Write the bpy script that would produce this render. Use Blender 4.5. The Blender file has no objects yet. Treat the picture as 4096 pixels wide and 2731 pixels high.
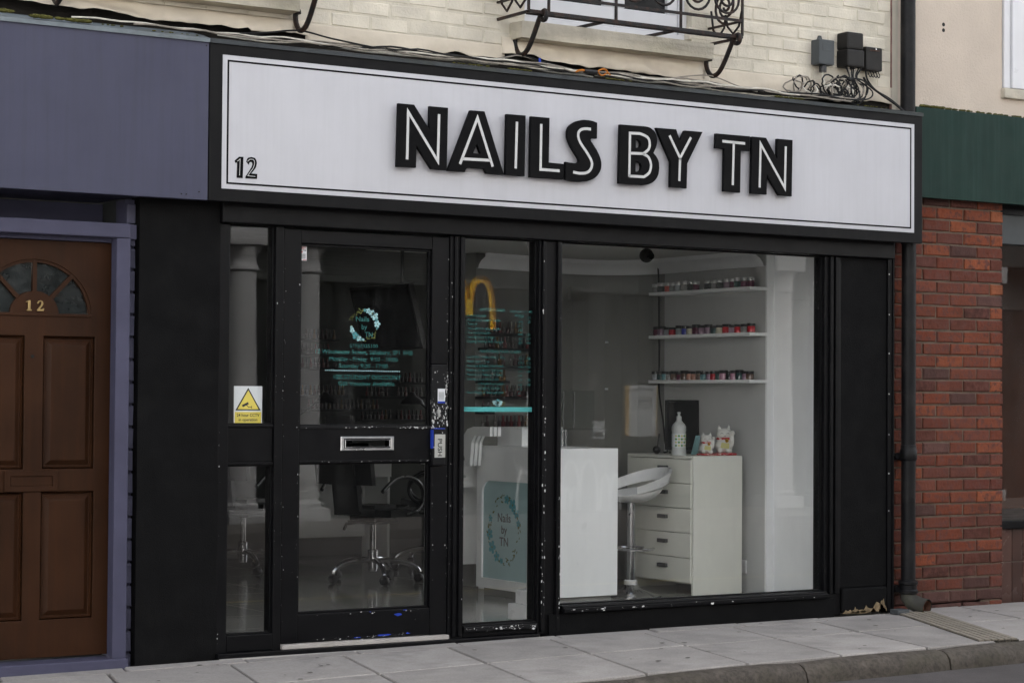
import bpy, bmesh, math, random
from mathutils import Vector, Matrix, noise as mnoise
random.seed(7)
R = math.radians
scene = bpy.context.scene
COL = scene.collection

# ------------------------------------------------------------------ camera
cam_d = bpy.data.cameras.new('camera'); cam = bpy.data.objects.new('camera', cam_d); COL.objects.link(cam)
cam_d.sensor_width = 36.0; cam_d.lens = 74.82; cam_d.clip_start = 0.1; cam_d.clip_end = 2000
yaw, pitch, roll = 0.5672, 0.0266, 0.0070
fw = Vector((math.sin(yaw)*math.cos(pitch), math.cos(yaw)*math.cos(pitch), math.sin(pitch)))
rt = Vector((math.cos(yaw), -math.sin(yaw), 0)); up = rt.cross(fw)
r2 = math.cos(roll)*rt + math.sin(roll)*up; u2 = -math.sin(roll)*rt + math.cos(roll)*up
cam.matrix_world = Matrix(((r2.x, u2.x, -fw.x, -4.283), (r2.y, u2.y, -fw.y, -9.3223), (r2.z, u2.z, -fw.z, 1.25), (0, 0, 0, 1)))
scene.camera = cam

# ------------------------------------------------------------------ sky, sun, exposure
w = bpy.data.worlds.new('World'); scene.world = w; w.use_nodes = True
nt = w.node_tree; bg = nt.nodes['Background']
sky = nt.nodes.new('ShaderNodeTexSky'); sky.sky_type = 'NISHITA'; sky.sun_disc = False
sky.sun_elevation = R(48); sky.sun_rotation = R(10); sky.air_density = 1.0; sky.dust_density = 4.0; sky.ozone_density = 1.0
hs = nt.nodes.new('ShaderNodeHueSaturation'); hs.inputs['Saturation'].default_value = 0.3
nt.links.new(sky.outputs[0], hs.inputs['Color']); nt.links.new(hs.outputs[0], bg.inputs[0]); bg.inputs[1].default_value = 0.12
sd = bpy.data.lights.new('sun', 'SUN'); sd.energy = 2.0; sd.angle = R(25); sd.color = (1, .97, .93)
sun = bpy.data.objects.new('sun', sd); COL.objects.link(sun)
sun.rotation_euler = Vector((-0.12, -0.66, -0.74)).to_track_quat('-Z', 'Y').to_euler()
scene.view_settings.view_transform = 'Standard'; scene.view_settings.look = 'None'
scene.view_settings.exposure = 2.2; scene.view_settings.gamma = 1.0
cy = scene.cycles
cy.max_bounces = 10; cy.diffuse_bounces = 6; cy.glossy_bounces = 4; cy.transparent_max_bounces = 16; cy.transmission_bounces = 4
cy.sample_clamp_indirect = 4.0; cy.use_denoising = True; cy.caustics_reflective = False; cy.caustics_refractive = False

# ------------------------------------------------------------------ materials
def _n(nt, t, **kw):
    n = nt.nodes.new(t)
    for k, v in kw.items(): setattr(n, k, v)
    return n
def mat(name, col, rough=.6, var=.12, scale=6., bump=0., bscale=60., metal=0., streak=0., spec=None, chips=0., chipcol=(.7, .7, .68), chipscale=30.,
        dirt=0., dirtcol=(.05, .05, .035), rnd=0., objcol=False, coat=0., dirtscale=2.5, rvar=.08, chipstretch=(1, 1, 1), rndcols=None, noisecols=None, ncscale=20.):
    m = bpy.data.materials.new(name); m.use_nodes = True; nt = m.node_tree; L = nt.links
    b = nt.nodes['Principled BSDF']; b.inputs['Roughness'].default_value = rough; b.inputs['Metallic'].default_value = metal
    b.inputs['Specular IOR Level'].default_value = spec if spec is not None else (.5 if rough < .45 or metal else .2); b.inputs['Coat Weight'].default_value = coat
    tc = _n(nt, 'ShaderNodeTexCoord'); geo = _n(nt, 'ShaderNodeNewGeometry'); oi = _n(nt, 'ShaderNodeObjectInfo')
    pos = geo.outputs['Position']
    def noise(sc, det=4., vec=None, rough_=.55):
        n = _n(nt, 'ShaderNodeTexNoise'); n.inputs['Scale'].default_value = sc; n.inputs['Detail'].default_value = det; n.inputs['Roughness'].default_value = rough_
        L.new(vec or pos, n.inputs['Vector']); return n.outputs['Fac']
    def ramp(f, a, b_, va=0., vb=1.):
        mr = _n(nt, 'ShaderNodeMapRange'); mr.inputs[1].default_value = a; mr.inputs[2].default_value = b_; mr.inputs[3].default_value = va; mr.inputs[4].default_value = vb
        L.new(f, mr.inputs[0]); return mr.outputs[0]
    def mix(f, A, B, bt='MIX'):
        mx = _n(nt, 'ShaderNodeMix', data_type='RGBA', blend_type=bt)
        for s, v in ((mx.inputs[0], f), (mx.inputs[6], A), (mx.inputs[7], B)):
            if isinstance(v, (int, float)): s.default_value = v
            elif isinstance(v, tuple): s.default_value = (*v, 1)
            else: L.new(v, s)
        return mx.outputs[2]
    base = None
    if objcol: base = oi.outputs['Color']
    elif rndcols:
        cr = _n(nt, 'ShaderNodeValToRGB'); cr.color_ramp.interpolation = 'LINEAR'
        els = cr.color_ramp.elements
        for i, c in enumerate(rndcols):
            e = els[i] if i < 2 else els.new(i/(len(rndcols)-1))
            e.position = i/(len(rndcols)-1); e.color = (*c, 1)
        L.new(oi.outputs['Random'], cr.inputs[0]); base = cr.outputs[0]
    c = base if base is not None else tuple(col)
    if noisecols:
        c = mix(ramp(noise(ncscale, 3.), .45, .62), c, noisecols)
    if var:
        v = ramp(noise(scale), .3, .7, 1-var, 1+var)
        mm = _n(nt, 'ShaderNodeCombineColor'); [L.new(v, mm.inputs[i]) for i in range(3)]
        c = mix(1., c, mm.outputs[0], 'MULTIPLY')
    if rnd:
        v = ramp(oi.outputs['Random'], 0, 1, 1-rnd, 1+rnd)
        mm = _n(nt, 'ShaderNodeCombineColor'); [L.new(v, mm.inputs[i]) for i in range(3)]
        c = mix(1., c, mm.outputs[0], 'MULTIPLY')
    if streak:
        mp = _n(nt, 'ShaderNodeMapping'); mp.inputs['Scale'].default_value = (28, 28, 1.2); L.new(pos, mp.inputs[0])
        f = ramp(noise(1., 5., mp.outputs[0], .7), .45, .8, 0, streak)
        c = mix(f, c, dirtcol)
    if dirt:
        f = ramp(noise(dirtscale, 6., None, .65), .5, .75, 0, dirt)
        c = mix(f, c, dirtcol)
    if chips:
        mp = _n(nt, 'ShaderNodeMapping'); mp.inputs['Scale'].default_value = chipstretch; L.new(pos, mp.inputs[0])
        f = ramp(noise(chipscale, 3., mp.outputs[0], .6), .72-chips, .735-chips)
        c = mix(f, c, tuple(chipcol))
    if isinstance(c, tuple): b.inputs['Base Color'].default_value = (*c, 1)
    else: L.new(c, b.inputs['Base Color'])
    rr = ramp(noise(9.), .3, .7, max(0., rough-rvar), min(1., rough+rvar)); L.new(rr, b.inputs['Roughness'])
    if bump:
        bp = _n(nt, 'ShaderNodeBump'); bp.inputs['Strength'].default_value = bump; bp.inputs['Distance'].default_value = .006
        L.new(noise(bscale, 6., None, .65), bp.inputs['Height']); L.new(bp.outputs[0], b.inputs['Normal'])
    return m
def glass_mat(name, f0=.045, tint=(.96, .98, .97), wave=.0):
    m = bpy.data.materials.new(name); m.use_nodes = True; nt = m.node_tree; L = nt.links; nt.nodes.clear()
    out = _n(nt, 'ShaderNodeOutputMaterial'); tr = _n(nt, 'ShaderNodeBsdfTransparent'); gl = _n(nt, 'ShaderNodeBsdfGlossy'); mx = _n(nt, 'ShaderNodeMixShader')
    tr.inputs[0].default_value = (*tint, 1); gl.inputs['Roughness'].default_value = .0
    lw = _n(nt, 'ShaderNodeLayerWeight'); lw.inputs[0].default_value = .5
    pw = _n(nt, 'ShaderNodeMath', operation='POWER'); pw.inputs[1].default_value = 5.; L.new(lw.outputs['Facing'], pw.inputs[0])
    ma = _n(nt, 'ShaderNodeMath', operation='MULTIPLY_ADD'); ma.inputs[1].default_value = 1-f0; ma.inputs[2].default_value = f0; L.new(pw.outputs[0], ma.inputs[0])
    if wave:      # a film of street dust on the outside
        df_ = _n(nt, 'ShaderNodeBsdfDiffuse'); df_.inputs[0].default_value = (.5, .5, .48, 1); mx2 = _n(nt, 'ShaderNodeMixShader')
        g0 = _n(nt, 'ShaderNodeNewGeometry'); mp = _n(nt, 'ShaderNodeMapping'); mp.inputs['Scale'].default_value = (9, 9, 2.2); L.new(g0.outputs['Position'], mp.inputs[0])
        n0 = _n(nt, 'ShaderNodeTexNoise'); n0.inputs['Scale'].default_value = 1.; n0.inputs['Detail'].default_value = 6.; n0.inputs['Roughness'].default_value = .7; L.new(mp.outputs[0], n0.inputs['Vector'])
        mr = _n(nt, 'ShaderNodeMapRange'); mr.inputs[1].default_value = .45; mr.inputs[2].default_value = .8; mr.inputs[3].default_value = .0; mr.inputs[4].default_value = .022; L.new(n0.outputs['Fac'], mr.inputs[0])
        L.new(mr.outputs[0], mx2.inputs[0]); L.new(tr.outputs[0], mx2.inputs[1]); L.new(df_.outputs[0], mx2.inputs[2]); tr = mx2
    L.new(ma.outputs[0], mx.inputs[0]); L.new(tr.outputs[0], mx.inputs[1]); L.new(gl.outputs[0], mx.inputs[2]); L.new(mx.outputs[0], out.inputs[0])
    if wave:
        no = _n(nt, 'ShaderNodeTexNoise'); no.inputs['Scale'].default_value = 1.1; no.inputs['Detail'].default_value = 1.
        g = _n(nt, 'ShaderNodeNewGeometry'); L.new(g.outputs['Position'], no.inputs['Vector'])
        bp = _n(nt, 'ShaderNodeBump'); bp.inputs['Strength'].default_value = 1.; bp.inputs['Distance'].default_value = wave
        L.new(no.outputs['Fac'], bp.inputs['Height']); L.new(bp.outputs[0], gl.inputs['Normal'])
    return m
M = {}
M['black'] = mat('black_paint', (.0026, .0026, .0033), .42, .2, 5, .08, 120, spec=.17, dirt=.05, dirtcol=(.05, .05, .05), dirtscale=7)
M['black_chip'] = mat('black_paint_chipped', (.0026, .0026, .0033), .42, .2, 5, .1, 120, spec=.17, chips=-.03, chipscale=60, chipcol=(.62, .62, .6))
M['black_chip_more'] = mat('black_paint_flaking', (.0070, .0070, .0078), .45, .2, 5, .1, 120, chips=.06, chipscale=48, chipcol=(.68, .68, .66), chipstretch=(1, 1, .55))
M['black_render'] = mat('black_render', (.0034, .0034, .0037), .75, .25, 3, .5, 160, dirt=.14, dirtcol=(.024, .024, .023), dirtscale=7, spec=.12)
M['black_board'] = mat('black_sign_sheet', (.0048, .0048, .0055), .5, .1, 4, .02, 80, streak=.07, dirtcol=(.05, .05, .038), spec=.14)
M['flash_dark'] = mat('dark_lead', (.0440, .0493, .0528), .55, .3, 8, .2, 60, dirt=.35, dirtcol=(.05, .055, .02))
M['flash_pale'] = mat('pale_lead', (.1672, .1936, .2112), .55, .25, 8, .2, 60, dirt=.4, dirtcol=(.06, .06, .03))
M['sign_white'] = mat('sign_white', (.5156, .5156, .5442), .45, .04, 2.2, .01, 60, streak=.22, dirtcol=(.38, .385, .39), chips=-.05, chipscale=70, chipcol=(.40, .40, .41))
M['inline_white'] = mat('inline_white', (.5729, .5729, .5647), .5, .02)
M['letter_black'] = mat('letter_black', (.0035, .0035, .004), .55, .05, spec=.08)
M['purple'] = mat('grey_purple_paint', (.0540, .0556, .0917), .55, .06, 3, .03, 60, spec=.3, streak=.4, dirtcol=(.036, .038, .055))
M['purple_old'] = mat('grey_purple_wood', (.0638, .0631, .1023), .55, .1, 6, .1, 90, chips=-.05, chipscale=38, chipcol=(.2, .2, .19))
M['purple_brick'] = mat('purple_brick', (.0696, .0696, .1064), .6, .12, 9, .4, 110, rnd=.12)
M['green'] = mat('dark_green_paint', (.0106, .0295, .0237), .5, .08, 4, .02, 60, streak=.35, dirtcol=(.035, .07, .062), spec=.12)
M['brown'] = mat('brown_door', (.0327, .0135, .0061), .5, .25, 3, .1, 60, streak=.3, dirtcol=(.07, .023, .008), spec=.12)
M['brass'] = mat('brass', (.40, .29, .13), .45, .1, 20, metal=.8)
M['cream_brick'] = mat('cream_painted_brick', (.6220, .5729, .4747), .65, .10, 7, .7, 70, rnd=.06, dirt=.5, dirtcol=(.44, .41, .365), dirtscale=3.4)
M['cream_wall'] = mat('cream_mortar', (.5729, .5279, .4338), .7, .12, 7, .7, 80)
M['cream_sheet'] = mat('cream_painted_lead', (.5729, .5074, .4092), .5, .12, 4, .25, 40, dirt=.45, dirtcol=(.40, .34, .30), dirtscale=2.2)
M['cream_plain'] = mat('cream_render', (.5074, .4665, .3846), .7, .08, 4, .3, 70)
M['pink_render'] = mat('pink_render', (.5729, .4910, .4092), .75, .07, 3, .8, 90, dirt=.2, dirtcol=(.38, .33, .28), dirtscale=1.6)
M['stone'] = mat('stone_sill', (.50, .46, .38), .8, .2, 6, .8, 60, dirt=.4, dirtcol=(.27, .26, .17), dirtscale=4)
M['upvc'] = mat('white_window_frame', (.6336, .6336, .6512), .35, .05, 5, dirt=.15, dirtcol=(.4, .4, .38))
M['iron'] = mat('black_iron', (.014, .013, .013), .5, .3, 14, .5, 90, noisecols=(.035, .02, .015))
M['pipe'] = mat('cast_iron_pipe', (.007, .007, .0078), .45, .3, 9, .3, 70, spec=.18, dirt=.14, dirtcol=(.11, .10, .09), dirtscale=6)
M['pipe_moss'] = mat('pipe_shoe', (.06, .058, .05), .7, .3, 9, .4, 70, dirt=.8, dirtcol=(.09, .10, .045), dirtscale=9)
M['rust'] = mat('rust', (.10, .05, .035), .85, .3, 14, .5, 70)
M['brick'] = mat('red_brick', (.2, .06, .04), .8, .25, 30, 1., 55, spec=.1, rndcols=[(.155, .048, .03), (.075, .034, .028), (.19, .054, .03), (.16, .05, .032), (.29, .088, .042), (.13, .042, .03), (.175, .058, .036), (.24, .068, .034), (.10, .042, .034), (.20, .066, .042)], noisecols=(.10, .042, .034), ncscale=30, dirt=.5, dirtcol=(.05, .028, .022), dirtscale=4.5)
M['brick_orange'] = mat('orange_brick', (.26, .085, .04), .8, .2, 14, 1., 55, rnd=.25)
M['brick_dark'] = mat('dark_brick', (.0880, .0440, .0370), .8, .2, 14, 1., 55, rnd=.25)
M['mortar'] = mat('mortar', (.14, .108, .083), .9, .25, 14, 1., 80)
M['slab'] = mat('paving_slab', (.335, .312, .292), .85, .12, 3, .35, 120, rnd=.10, chips=-.02, chipscale=34, chipcol=(.16, .148, .14), dirt=.8, dirtcol=(.20, .187, .175), dirtscale=3.2, noisecols=(.29, .27, .252), ncscale=90)
M['joint'] = mat('slab_joint', (.07, .062, .05), .9, .3, 12, .4, 90)
M['kerb'] = mat('kerb_stone', (.100, .086, .072), .85, .3, 16, 1., 45, rnd=.12, dirt=.75, dirtcol=(.05, .046, .028), dirtscale=4, noisecols=(.07, .06, .05), ncscale=45)
M['asphalt'] = mat('asphalt', (.1064, .0941, .0917), .85, .15, 3, 1., 160, noisecols=(.075, .07, .068), ncscale=180)
M['yellow_line'] = mat('yellow_line', (.62, .48, .12), .7, .15, 9)
M['ground'] = mat('ground', (.13, .12, .11), .9, .1, 1)
M['moss'] = mat('moss', (.085, .082, .022), .95, .4, 60, .8, 200)
M['tile'] = mat('brown_glazed_tile', (.075, .038, .03), .25, .15, 5, .05, 60, rnd=.35)
M['grout'] = mat('grout', (.22, .17, .13), .9, .1)
M['drain'] = mat('drain_channel', (.2455, .2169, .1760), .85, .15, 12, .4, 90)
M['chrome'] = mat('chrome', (.5, .5, .51), .14, .03, 8, metal=1.)
M['steel'] = mat('brushed_steel', (.6, .6, .6), .3, .08, 30, metal=.9)
M['push'] = mat('push_plate', (.40, .40, .37), .4, .05)
M['white_plastic'] = mat('white_plastic', (.72, .72, .72), .3, .03)
M['white_lam'] = mat('white_laminate', (.86, .87, .87), .35, .03, 3)
M['cab'] = mat('off_white_laminate', (.80, .80, .73), .4, .04, 3)
M['handle'] = mat('grey_handle', (.12, .12, .12), .35, .05, metal=.6)
M['int_white'] = mat('white_plaster', (.88, .89, .90), .65, .03, 3, .05, 80)
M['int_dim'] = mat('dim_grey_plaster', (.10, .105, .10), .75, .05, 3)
M['int_white_shaded'] = mat('white_plaster_shaded', (.5, .505, .5), .7, .04, 3, .05, 80)  # same plaster as the white wall, light falloff put in as grey
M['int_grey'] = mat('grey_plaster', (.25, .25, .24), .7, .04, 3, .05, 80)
M['int_dark'] = mat('dark_grey_plaster_and_shade', (.045, .048, .047), .75, .05, 3)
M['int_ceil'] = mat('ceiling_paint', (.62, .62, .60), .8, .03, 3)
M['floor_tile'] = mat('glossy_floor_tile', (.38, .37, .33), .13, .02, 3, rvar=0.)
M['floor_gap'] = mat('floor_grout', (.20, .19, .17), .6, .1)
M['leather'] = mat('black_leather', (.012, .012, .013), .4, .15, 20, .2, 120)
M['plastic_black'] = mat('black_plastic', (.012, .012, .013), .4, .1)
M['screen'] = mat('black_screen', (.006, .006, .007), .12, .02)
M['teal'] = mat('teal_vinyl', (.03, .15, .14), .5, .06)
M['teal_band'] = mat('teal_band', (.10, .46, .46), .5, .04)
M['teal_glass'] = mat('frosted_teal_panel', (.42, .58, .59), .18, .06, 2)
M['petal'] = mat('pale_blue_petal', (.40, .66, .70), .6, .1, 40)
M['petal2'] = mat('teal_petal', (.10, .33, .37), .6, .1, 40)
M['leaf_print'] = mat('olive_leaf_print', (.14, .15, .04), .6, .2, 40)
M['ink'] = mat('black_ink', (.012, .012, .012), .6, 0)
M['sign_yellow'] = mat('sticker_yellow', (.72, .58, .08), .4, .04)
M['sticker'] = mat('white_sticker', (.70, .72, .74), .4, .04)
M['red'] = mat('red_print', (.5, .03, .03), .5, .05)
M['red_cloth'] = mat('red_cloth', (.46, .03, .04), .7, .2, 60, noisecols=(.6, .45, .4), ncscale=70)
M['ceramic'] = mat('white_ceramic', (.66, .66, .62), .14, .03, 10, coat=.5)
M['gold'] = mat('gold', (.85, .5, .08), .25, .05, metal=.9)
M['label_green'] = mat('label_green', (.07, .25, .05), .5, .05)
M['label_yellow'] = mat('label_pale_yellow', (.55, .52, .22), .5, .05)
M['bottle'] = mat('milky_bottle', (.52, .54, .53), .3, .04)
M['jar'] = mat('jar_contents', (1, 1, 1), .12, .1, 60, objcol=True, coat=.6)
M['polish'] = mat('polish_bottle', (1, 1, 1), .35, .05, objcol=True, coat=.05)
M['cable_b'] = mat('black_cable', (.014, .014, .014), .55, .1)
M['cable_g'] = mat('grey_cable', (.26, .235, .20), .6, .2, 30)
M['cable_w'] = mat('white_cable', (.60, .57, .50), .6, .2, 30)
M['cable_o'] = mat('orange_cable', (.45, .16, .03), .6, .1)
M['box_grey'] = mat('grey_plastic_box', (.0660, .0730, .0766), .5, .08, 10, .1, 90)
M['box_black'] = mat('black_plastic_box', (.016, .015, .014), .5, .25, 10, .2, 90)
M['stucco'] = mat('pale_stucco', (.3110, .3110, .3151), .7, .08, 2, .2, 50, dirt=.25, dirtcol=(.25, .24, .22), dirtscale=1.2)
M['stucco_grey'] = mat('grey_stucco', (.76, .76, .75), .7, .08, 2, .2, 50)
M['dark_window'] = mat('dark_window_glass', (.012, .013, .014), .15, .05, spec=.15)
M['far_paving'] = mat('far_paving', (.11, .10, .095), .9, .15, 3)
M['arch_yellow'] = mat('arch_yellow', (.75, .48, .02), .4, .03)
M['frost'] = mat('frosted_vinyl', (.42, .43, .43), .6, .05)
M['paper'] = mat('paper', (.30, .31, .32), .7, .03)
M['amber'] = mat('amber_poster_edge', (.30, .20, .07), .6, .05)
M['orange_int'] = mat('orange_brown_wall', (.06, .018, .006), .6, .15, 3)
M['dusty_glass'] = mat('dusty_dark_glass', (.016, .019, .019), .14, .5, 16, .15, 40, spec=.5)
M['orange_strip'] = mat('pinkish_fillet', (.19, .11, .095), .8, .25, 14, .4, 60)
M['glass'] = glass_mat('window_glass', .036, (.99, .995, .993), .0006)
M['acrylic'] = glass_mat('clear_acrylic', .05, (.95, .97, .96))
M['gap_shade'] = mat('apron_gap_shade', (.016, .014, .012), .9, .3, 12, .4, 60)
M['blue_paint'] = mat('blue_old_paint', (.02, .05, .36), .5, .15, 12)
M['step'] = mat('pale_step', (.4092, .3846, .3601), .7, .15, 6, .3, 80, dirt=.35, dirtcol=(.2, .19, .17))
M['plaster_bare'] = mat('bare_render', (.20, .15, .09), .9, .3, 20, .8, 60)

# ------------------------------------------------------------------ mesh helpers
WLOC = {}
class MB:
    def __init__(s): s.v = []; s.f = []; s.sm = []
    def add(s, vs, fs, smooth=False):
        o = len(s.v); s.v += [tuple(p) for p in vs]
        for f in fs: s.f.append(tuple(i+o for i in f)); s.sm.append(smooth)
        return s
    def box(s, x0, x1, y0, y1, z0, z1, ch=0.):
        if ch <= 0:
            v = [(x0,y0,z0),(x1,y0,z0),(x1,y1,z0),(x0,y1,z0),(x0,y0,z1),(x1,y0,z1),(x1,y1,z1),(x0,y1,z1)]
            return s.add(v, [(0,3,2,1),(4,5,6,7),(0,1,5,4),(1,2,6,5),(2,3,7,6),(3,0,4,7)])
        bm = bmesh.new(); bmesh.ops.create_cube(bm, size=1)
        for q in bm.verts: q.co = Vector(((x0+x1)/2+q.co.x*(x1-x0), (y0+y1)/2+q.co.y*(y1-y0), (z0+z1)/2+q.co.z*(z1-z0)))
        bmesh.ops.bevel(bm, geom=bm.edges[:], offset=ch, segments=2, affect='EDGES', profile=.6)
        return s.bm(bm)
    def bm(s, bm, smooth=False):
        bm.verts.index_update(); s.add([q.co[:] for q in bm.verts], [[q.index for q in f.verts] for f in bm.faces], smooth); bm.free(); return s
    def front(s, x0, x1, z0, z1, y, t, ch=.004):
        """a board with its face at y towards the street, t thick"""
        return s.box(x0, x1, y, y+t, z0, z1, ch)
    def tube(s, pts, r, n=8, closed=False, caps=True):
        pts = [Vector(p) for p in pts]; m = len(pts); rs = r if isinstance(r, (list, tuple)) else [r]*m
        o = len(s.v); prev = None
        for i, p in enumerate(pts):
            a = pts[(i-1) % m] if (closed or i > 0) else p; b = pts[(i+1) % m] if (closed or i < m-1) else p
            t = (b-a).normalized() if (b-a).length > 1e-9 else Vector((0, 0, 1))
            if prev is None: nrm = t.orthogonal().normalized()
            else:
                nrm = prev-t*prev.dot(t); nrm = nrm.normalized() if nrm.length > 1e-6 else t.orthogonal().normalized()
            prev = nrm; bi = t.cross(nrm)
            for k in range(n):
                a_ = 2*math.pi*k/n; s.v.append(tuple(p+(nrm*math.cos(a_)+bi*math.sin(a_))*rs[i]))
        for i in range(m if closed else m-1):
            j = (i+1) % m
            for k in range(n):
                s.f.append((o+i*n+k, o+i*n+(k+1) % n, o+j*n+(k+1) % n, o+j*n+k)); s.sm.append(True)
        if caps and not closed:
            s.f.append(tuple(o+k for k in reversed(range(n)))); s.sm.append(False)
            s.f.append(tuple(o+(m-1)*n+k for k in range(n))); s.sm.append(False)
        return s
    def bar(s, a, b, wx, wz):
        """square bar from a to b"""
        a, b = Vector(a), Vector(b); t = (b-a).normalized(); u = t.cross(Vector((0, 0, 1)))
        u = u.normalized() if u.length > 1e-4 else Vector((1, 0, 0)); v = u.cross(t)
        vs = []
        for p in (a, b):
            for i, j in ((-1,-1),(1,-1),(1,1),(-1,1)): vs.append(p+u*i*wx/2+v*j*wz/2)
        return s.add(vs, [(0,1,2,3),(7,6,5,4),(0,4,5,1),(1,5,6,2),(2,6,7,3),(3,7,4,0)])
    def lathe(s, prof, c=(0, 0, 0), n=24, axis='Z', sx=1., sy=1.):
        o = len(s.v); m = len(prof)
        for r, h in prof:
            for k in range(n):
                a = 2*math.pi*k/n; x, y = r*math.cos(a)*sx, r*math.sin(a)*sy
                p = (x, y, h) if axis == 'Z' else ((x, h, y) if axis == 'Y' else (h, x, y))
                s.v.append((c[0]+p[0], c[1]+p[1], c[2]+p[2]))
        for i in range(m-1):
            for k in range(n):
                q = (o+i*n+k, o+i*n+(k+1) % n, o+(i+1)*n+(k+1) % n, o+(i+1)*n+k)
                s.f.append(q if axis != 'Y' else q[::-1]); s.sm.append(True)
        if prof[0][0] > 1e-5: s.f.append(tuple(o+k for k in reversed(range(n)))); s.sm.append(False)
        if prof[-1][0] > 1e-5: s.f.append(tuple(o+(m-1)*n+k for k in range(n))); s.sm.append(False)
        return s
    def poly(s, loops, y0, y1, ch=0.):
        """prism of an XZ outline (first loop) with holes, from y0 (street side) to y1"""
        cu = bpy.data.curves.new('t', 'CURVE'); cu.dimensions = '2D'; cu.fill_mode = 'BOTH'
        cu.extrude = abs(y1-y0)/2-ch; cu.bevel_depth = ch; cu.bevel_resolution = 0; cu.offset = -ch
        for lp in loops:
            sp = cu.splines.new('POLY'); sp.points.add(len(lp)-1); sp.use_cyclic_u = True
            for q, (x, z) in zip(sp.points, lp): q.co = (x, z, 0, 1)
        o = bpy.data.objects.new('t', cu); COL.objects.link(o)
        me = bpy.data.meshes.new_from_object(o.evaluated_get(bpy.context.evaluated_depsgraph_get()))
        bpy.data.objects.remove(o); bpy.data.curves.remove(cu)
        ym = (y0+y1)/2
        s.add([(q.co.x, ym-q.co.z, q.co.y) for q in me.vertices], [tuple(p.vertices) for p in me.polygons]); bpy.data.meshes.remove(me)
        return s
    def stroke(s, pts, wd, y0, y1):
        """flat mitred band along an XZ polyline"""
        P = [Vector((p[0], p[1])) for p in pts]; m = len(P); L_ = []; R_ = []
        for i, p in enumerate(P):
            d0 = (p-P[i-1]).normalized() if i > 0 else None; d1 = (P[i+1]-p).normalized() if i < m-1 else None
            if d0 is None: d0 = d1
            if d1 is None: d1 = d0
            n0 = Vector((-d0.y, d0.x)); n1 = Vector((-d1.y, d1.x)); nn = n0+n1
            nn = nn.normalized() if nn.length > 1e-6 else n0
            k = min(3.0, 1/max(.25, nn.dot(n0))); L_.append(p+nn*wd/2*k); R_.append(p-nn*wd/2*k)
        vs = []
        for a, b in zip(L_, R_): vs += [(a.x, y0, a.y), (b.x, y0, b.y), (a.x, y1, a.y), (b.x, y1, b.y)]
        fs = []
        for i in range(m-1):
            q = i*4; fs += [(q, q+1, q+5, q+4), (q, q+4, q+6, q+2), (q+1, q+3, q+7, q+5)]
        fs += [(0, 2, 3, 1), (m*4-4, m*4-3, m*4-1, m*4-2)]
        return s.add(vs, fs)
    def text(s, txt, size, x, y, z, align='LEFT', width=None, rot=0., mirror=1, depth=.0006, plane='XZ'):
        cu = bpy.data.curves.new('t', 'FONT'); cu.body = txt; cu.size = size; cu.align_x = align; cu.extrude = depth/2; cu.offset = size*.012; cu.resolution_u = 3
        o = bpy.data.objects.new('t', cu); COL.objects.link(o)
        me = bpy.data.meshes.new_from_object(o.evaluated_get(bpy.context.evaluated_depsgraph_get()))
        bpy.data.objects.remove(o); bpy.data.curves.remove(cu)
        xs = [q.co.x for q in me.vertices] or [0]; k = 1.
        if width: k = width/max(1e-6, max(xs)-min(xs))
        ca, sa = math.cos(rot), math.sin(rot); vs = []
        for q in me.vertices:
            a, b = q.co.x*k*mirror, q.co.y; a, b = a*ca-b*sa, a*sa+b*ca
            vs.append((x+a, y-q.co.z, z+b) if plane == 'XZ' else (x+q.co.z, y+a, z+b))
        s.add(vs, [tuple(p.vertices) for p in me.polygons]); bpy.data.meshes.remove(me); return s
    def disc(s, x, z, r, y, n=10):
        return s.add([(x+r*math.cos(2*math.pi*k/n), y, z+r*math.sin(2*math.pi*k/n)) for k in range(n)], [tuple(range(n))])
    def mesh(s, name):
        me = bpy.data.meshes.new(name); me.from_pydata(s.v, [], s.f); me.polygons.foreach_set('use_smooth', s.sm); me.update()
        if any(s.sm): me.set_sharp_from_angle(angle=R(38))
        return me
    def build(s, name, m, parent=None, local=False):
        if parent is not None and not local:
            l = WLOC.get(parent.name, Vector()); s.v = [(p[0]-l[0], p[1]-l[1], p[2]-l[2]) for p in s.v]
        me = s.mesh(name); me.materials.append(M[m] if isinstance(m, str) else m)
        o = bpy.data.objects.new(name, me); COL.objects.link(o)
        if parent is not None: o.parent = parent; WLOC[o.name] = WLOC.get(parent.name, Vector())
        else: WLOC[o.name] = Vector()
        return o
def tag(o, label=None, cat=None, group=None, kind=None):
    if label: o['label'] = label
    if cat: o['category'] = cat
    if group: o['group'] = group
    if kind: o['kind'] = kind
    return o
def thing(name, label, cat, loc=(0, 0, 0), group=None, rz=0., kind=None):
    o = bpy.data.objects.new(name, None); COL.objects.link(o); o.location = loc; o.rotation_euler = (0, 0, rz); o.empty_display_size = .1
    WLOC[o.name] = Vector(loc); return tag(o, label, cat, group, kind)
def struct(name, mb, m):
    return tag(mb.build(name, m), kind='structure')
def link_copy(o, parent):
    c = o.copy(); COL.objects.link(c); c.parent = parent
    for ch in o.children: link_copy(ch, c)
    return c
def copy_thing(o, loc, rz, label, group=None):
    c = o.copy(); COL.objects.link(c); c.location = loc; c.rotation_euler = (0, 0, rz); c['label'] = label
    if group: c['group'] = group
    for ch in o.children: link_copy(ch, c)
    return c
ORD = ['zeroth', 'first', 'second', 'third', 'fourth', 'fifth', 'sixth', 'seventh', 'eighth', 'ninth', 'tenth', 'eleventh', 'twelfth', 'thirteenth', 'fourteenth',
       'fifteenth', 'sixteenth', 'seventeenth', 'eighteenth', 'nineteenth', 'twentieth', 'twenty-first', 'twenty-second']
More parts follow.
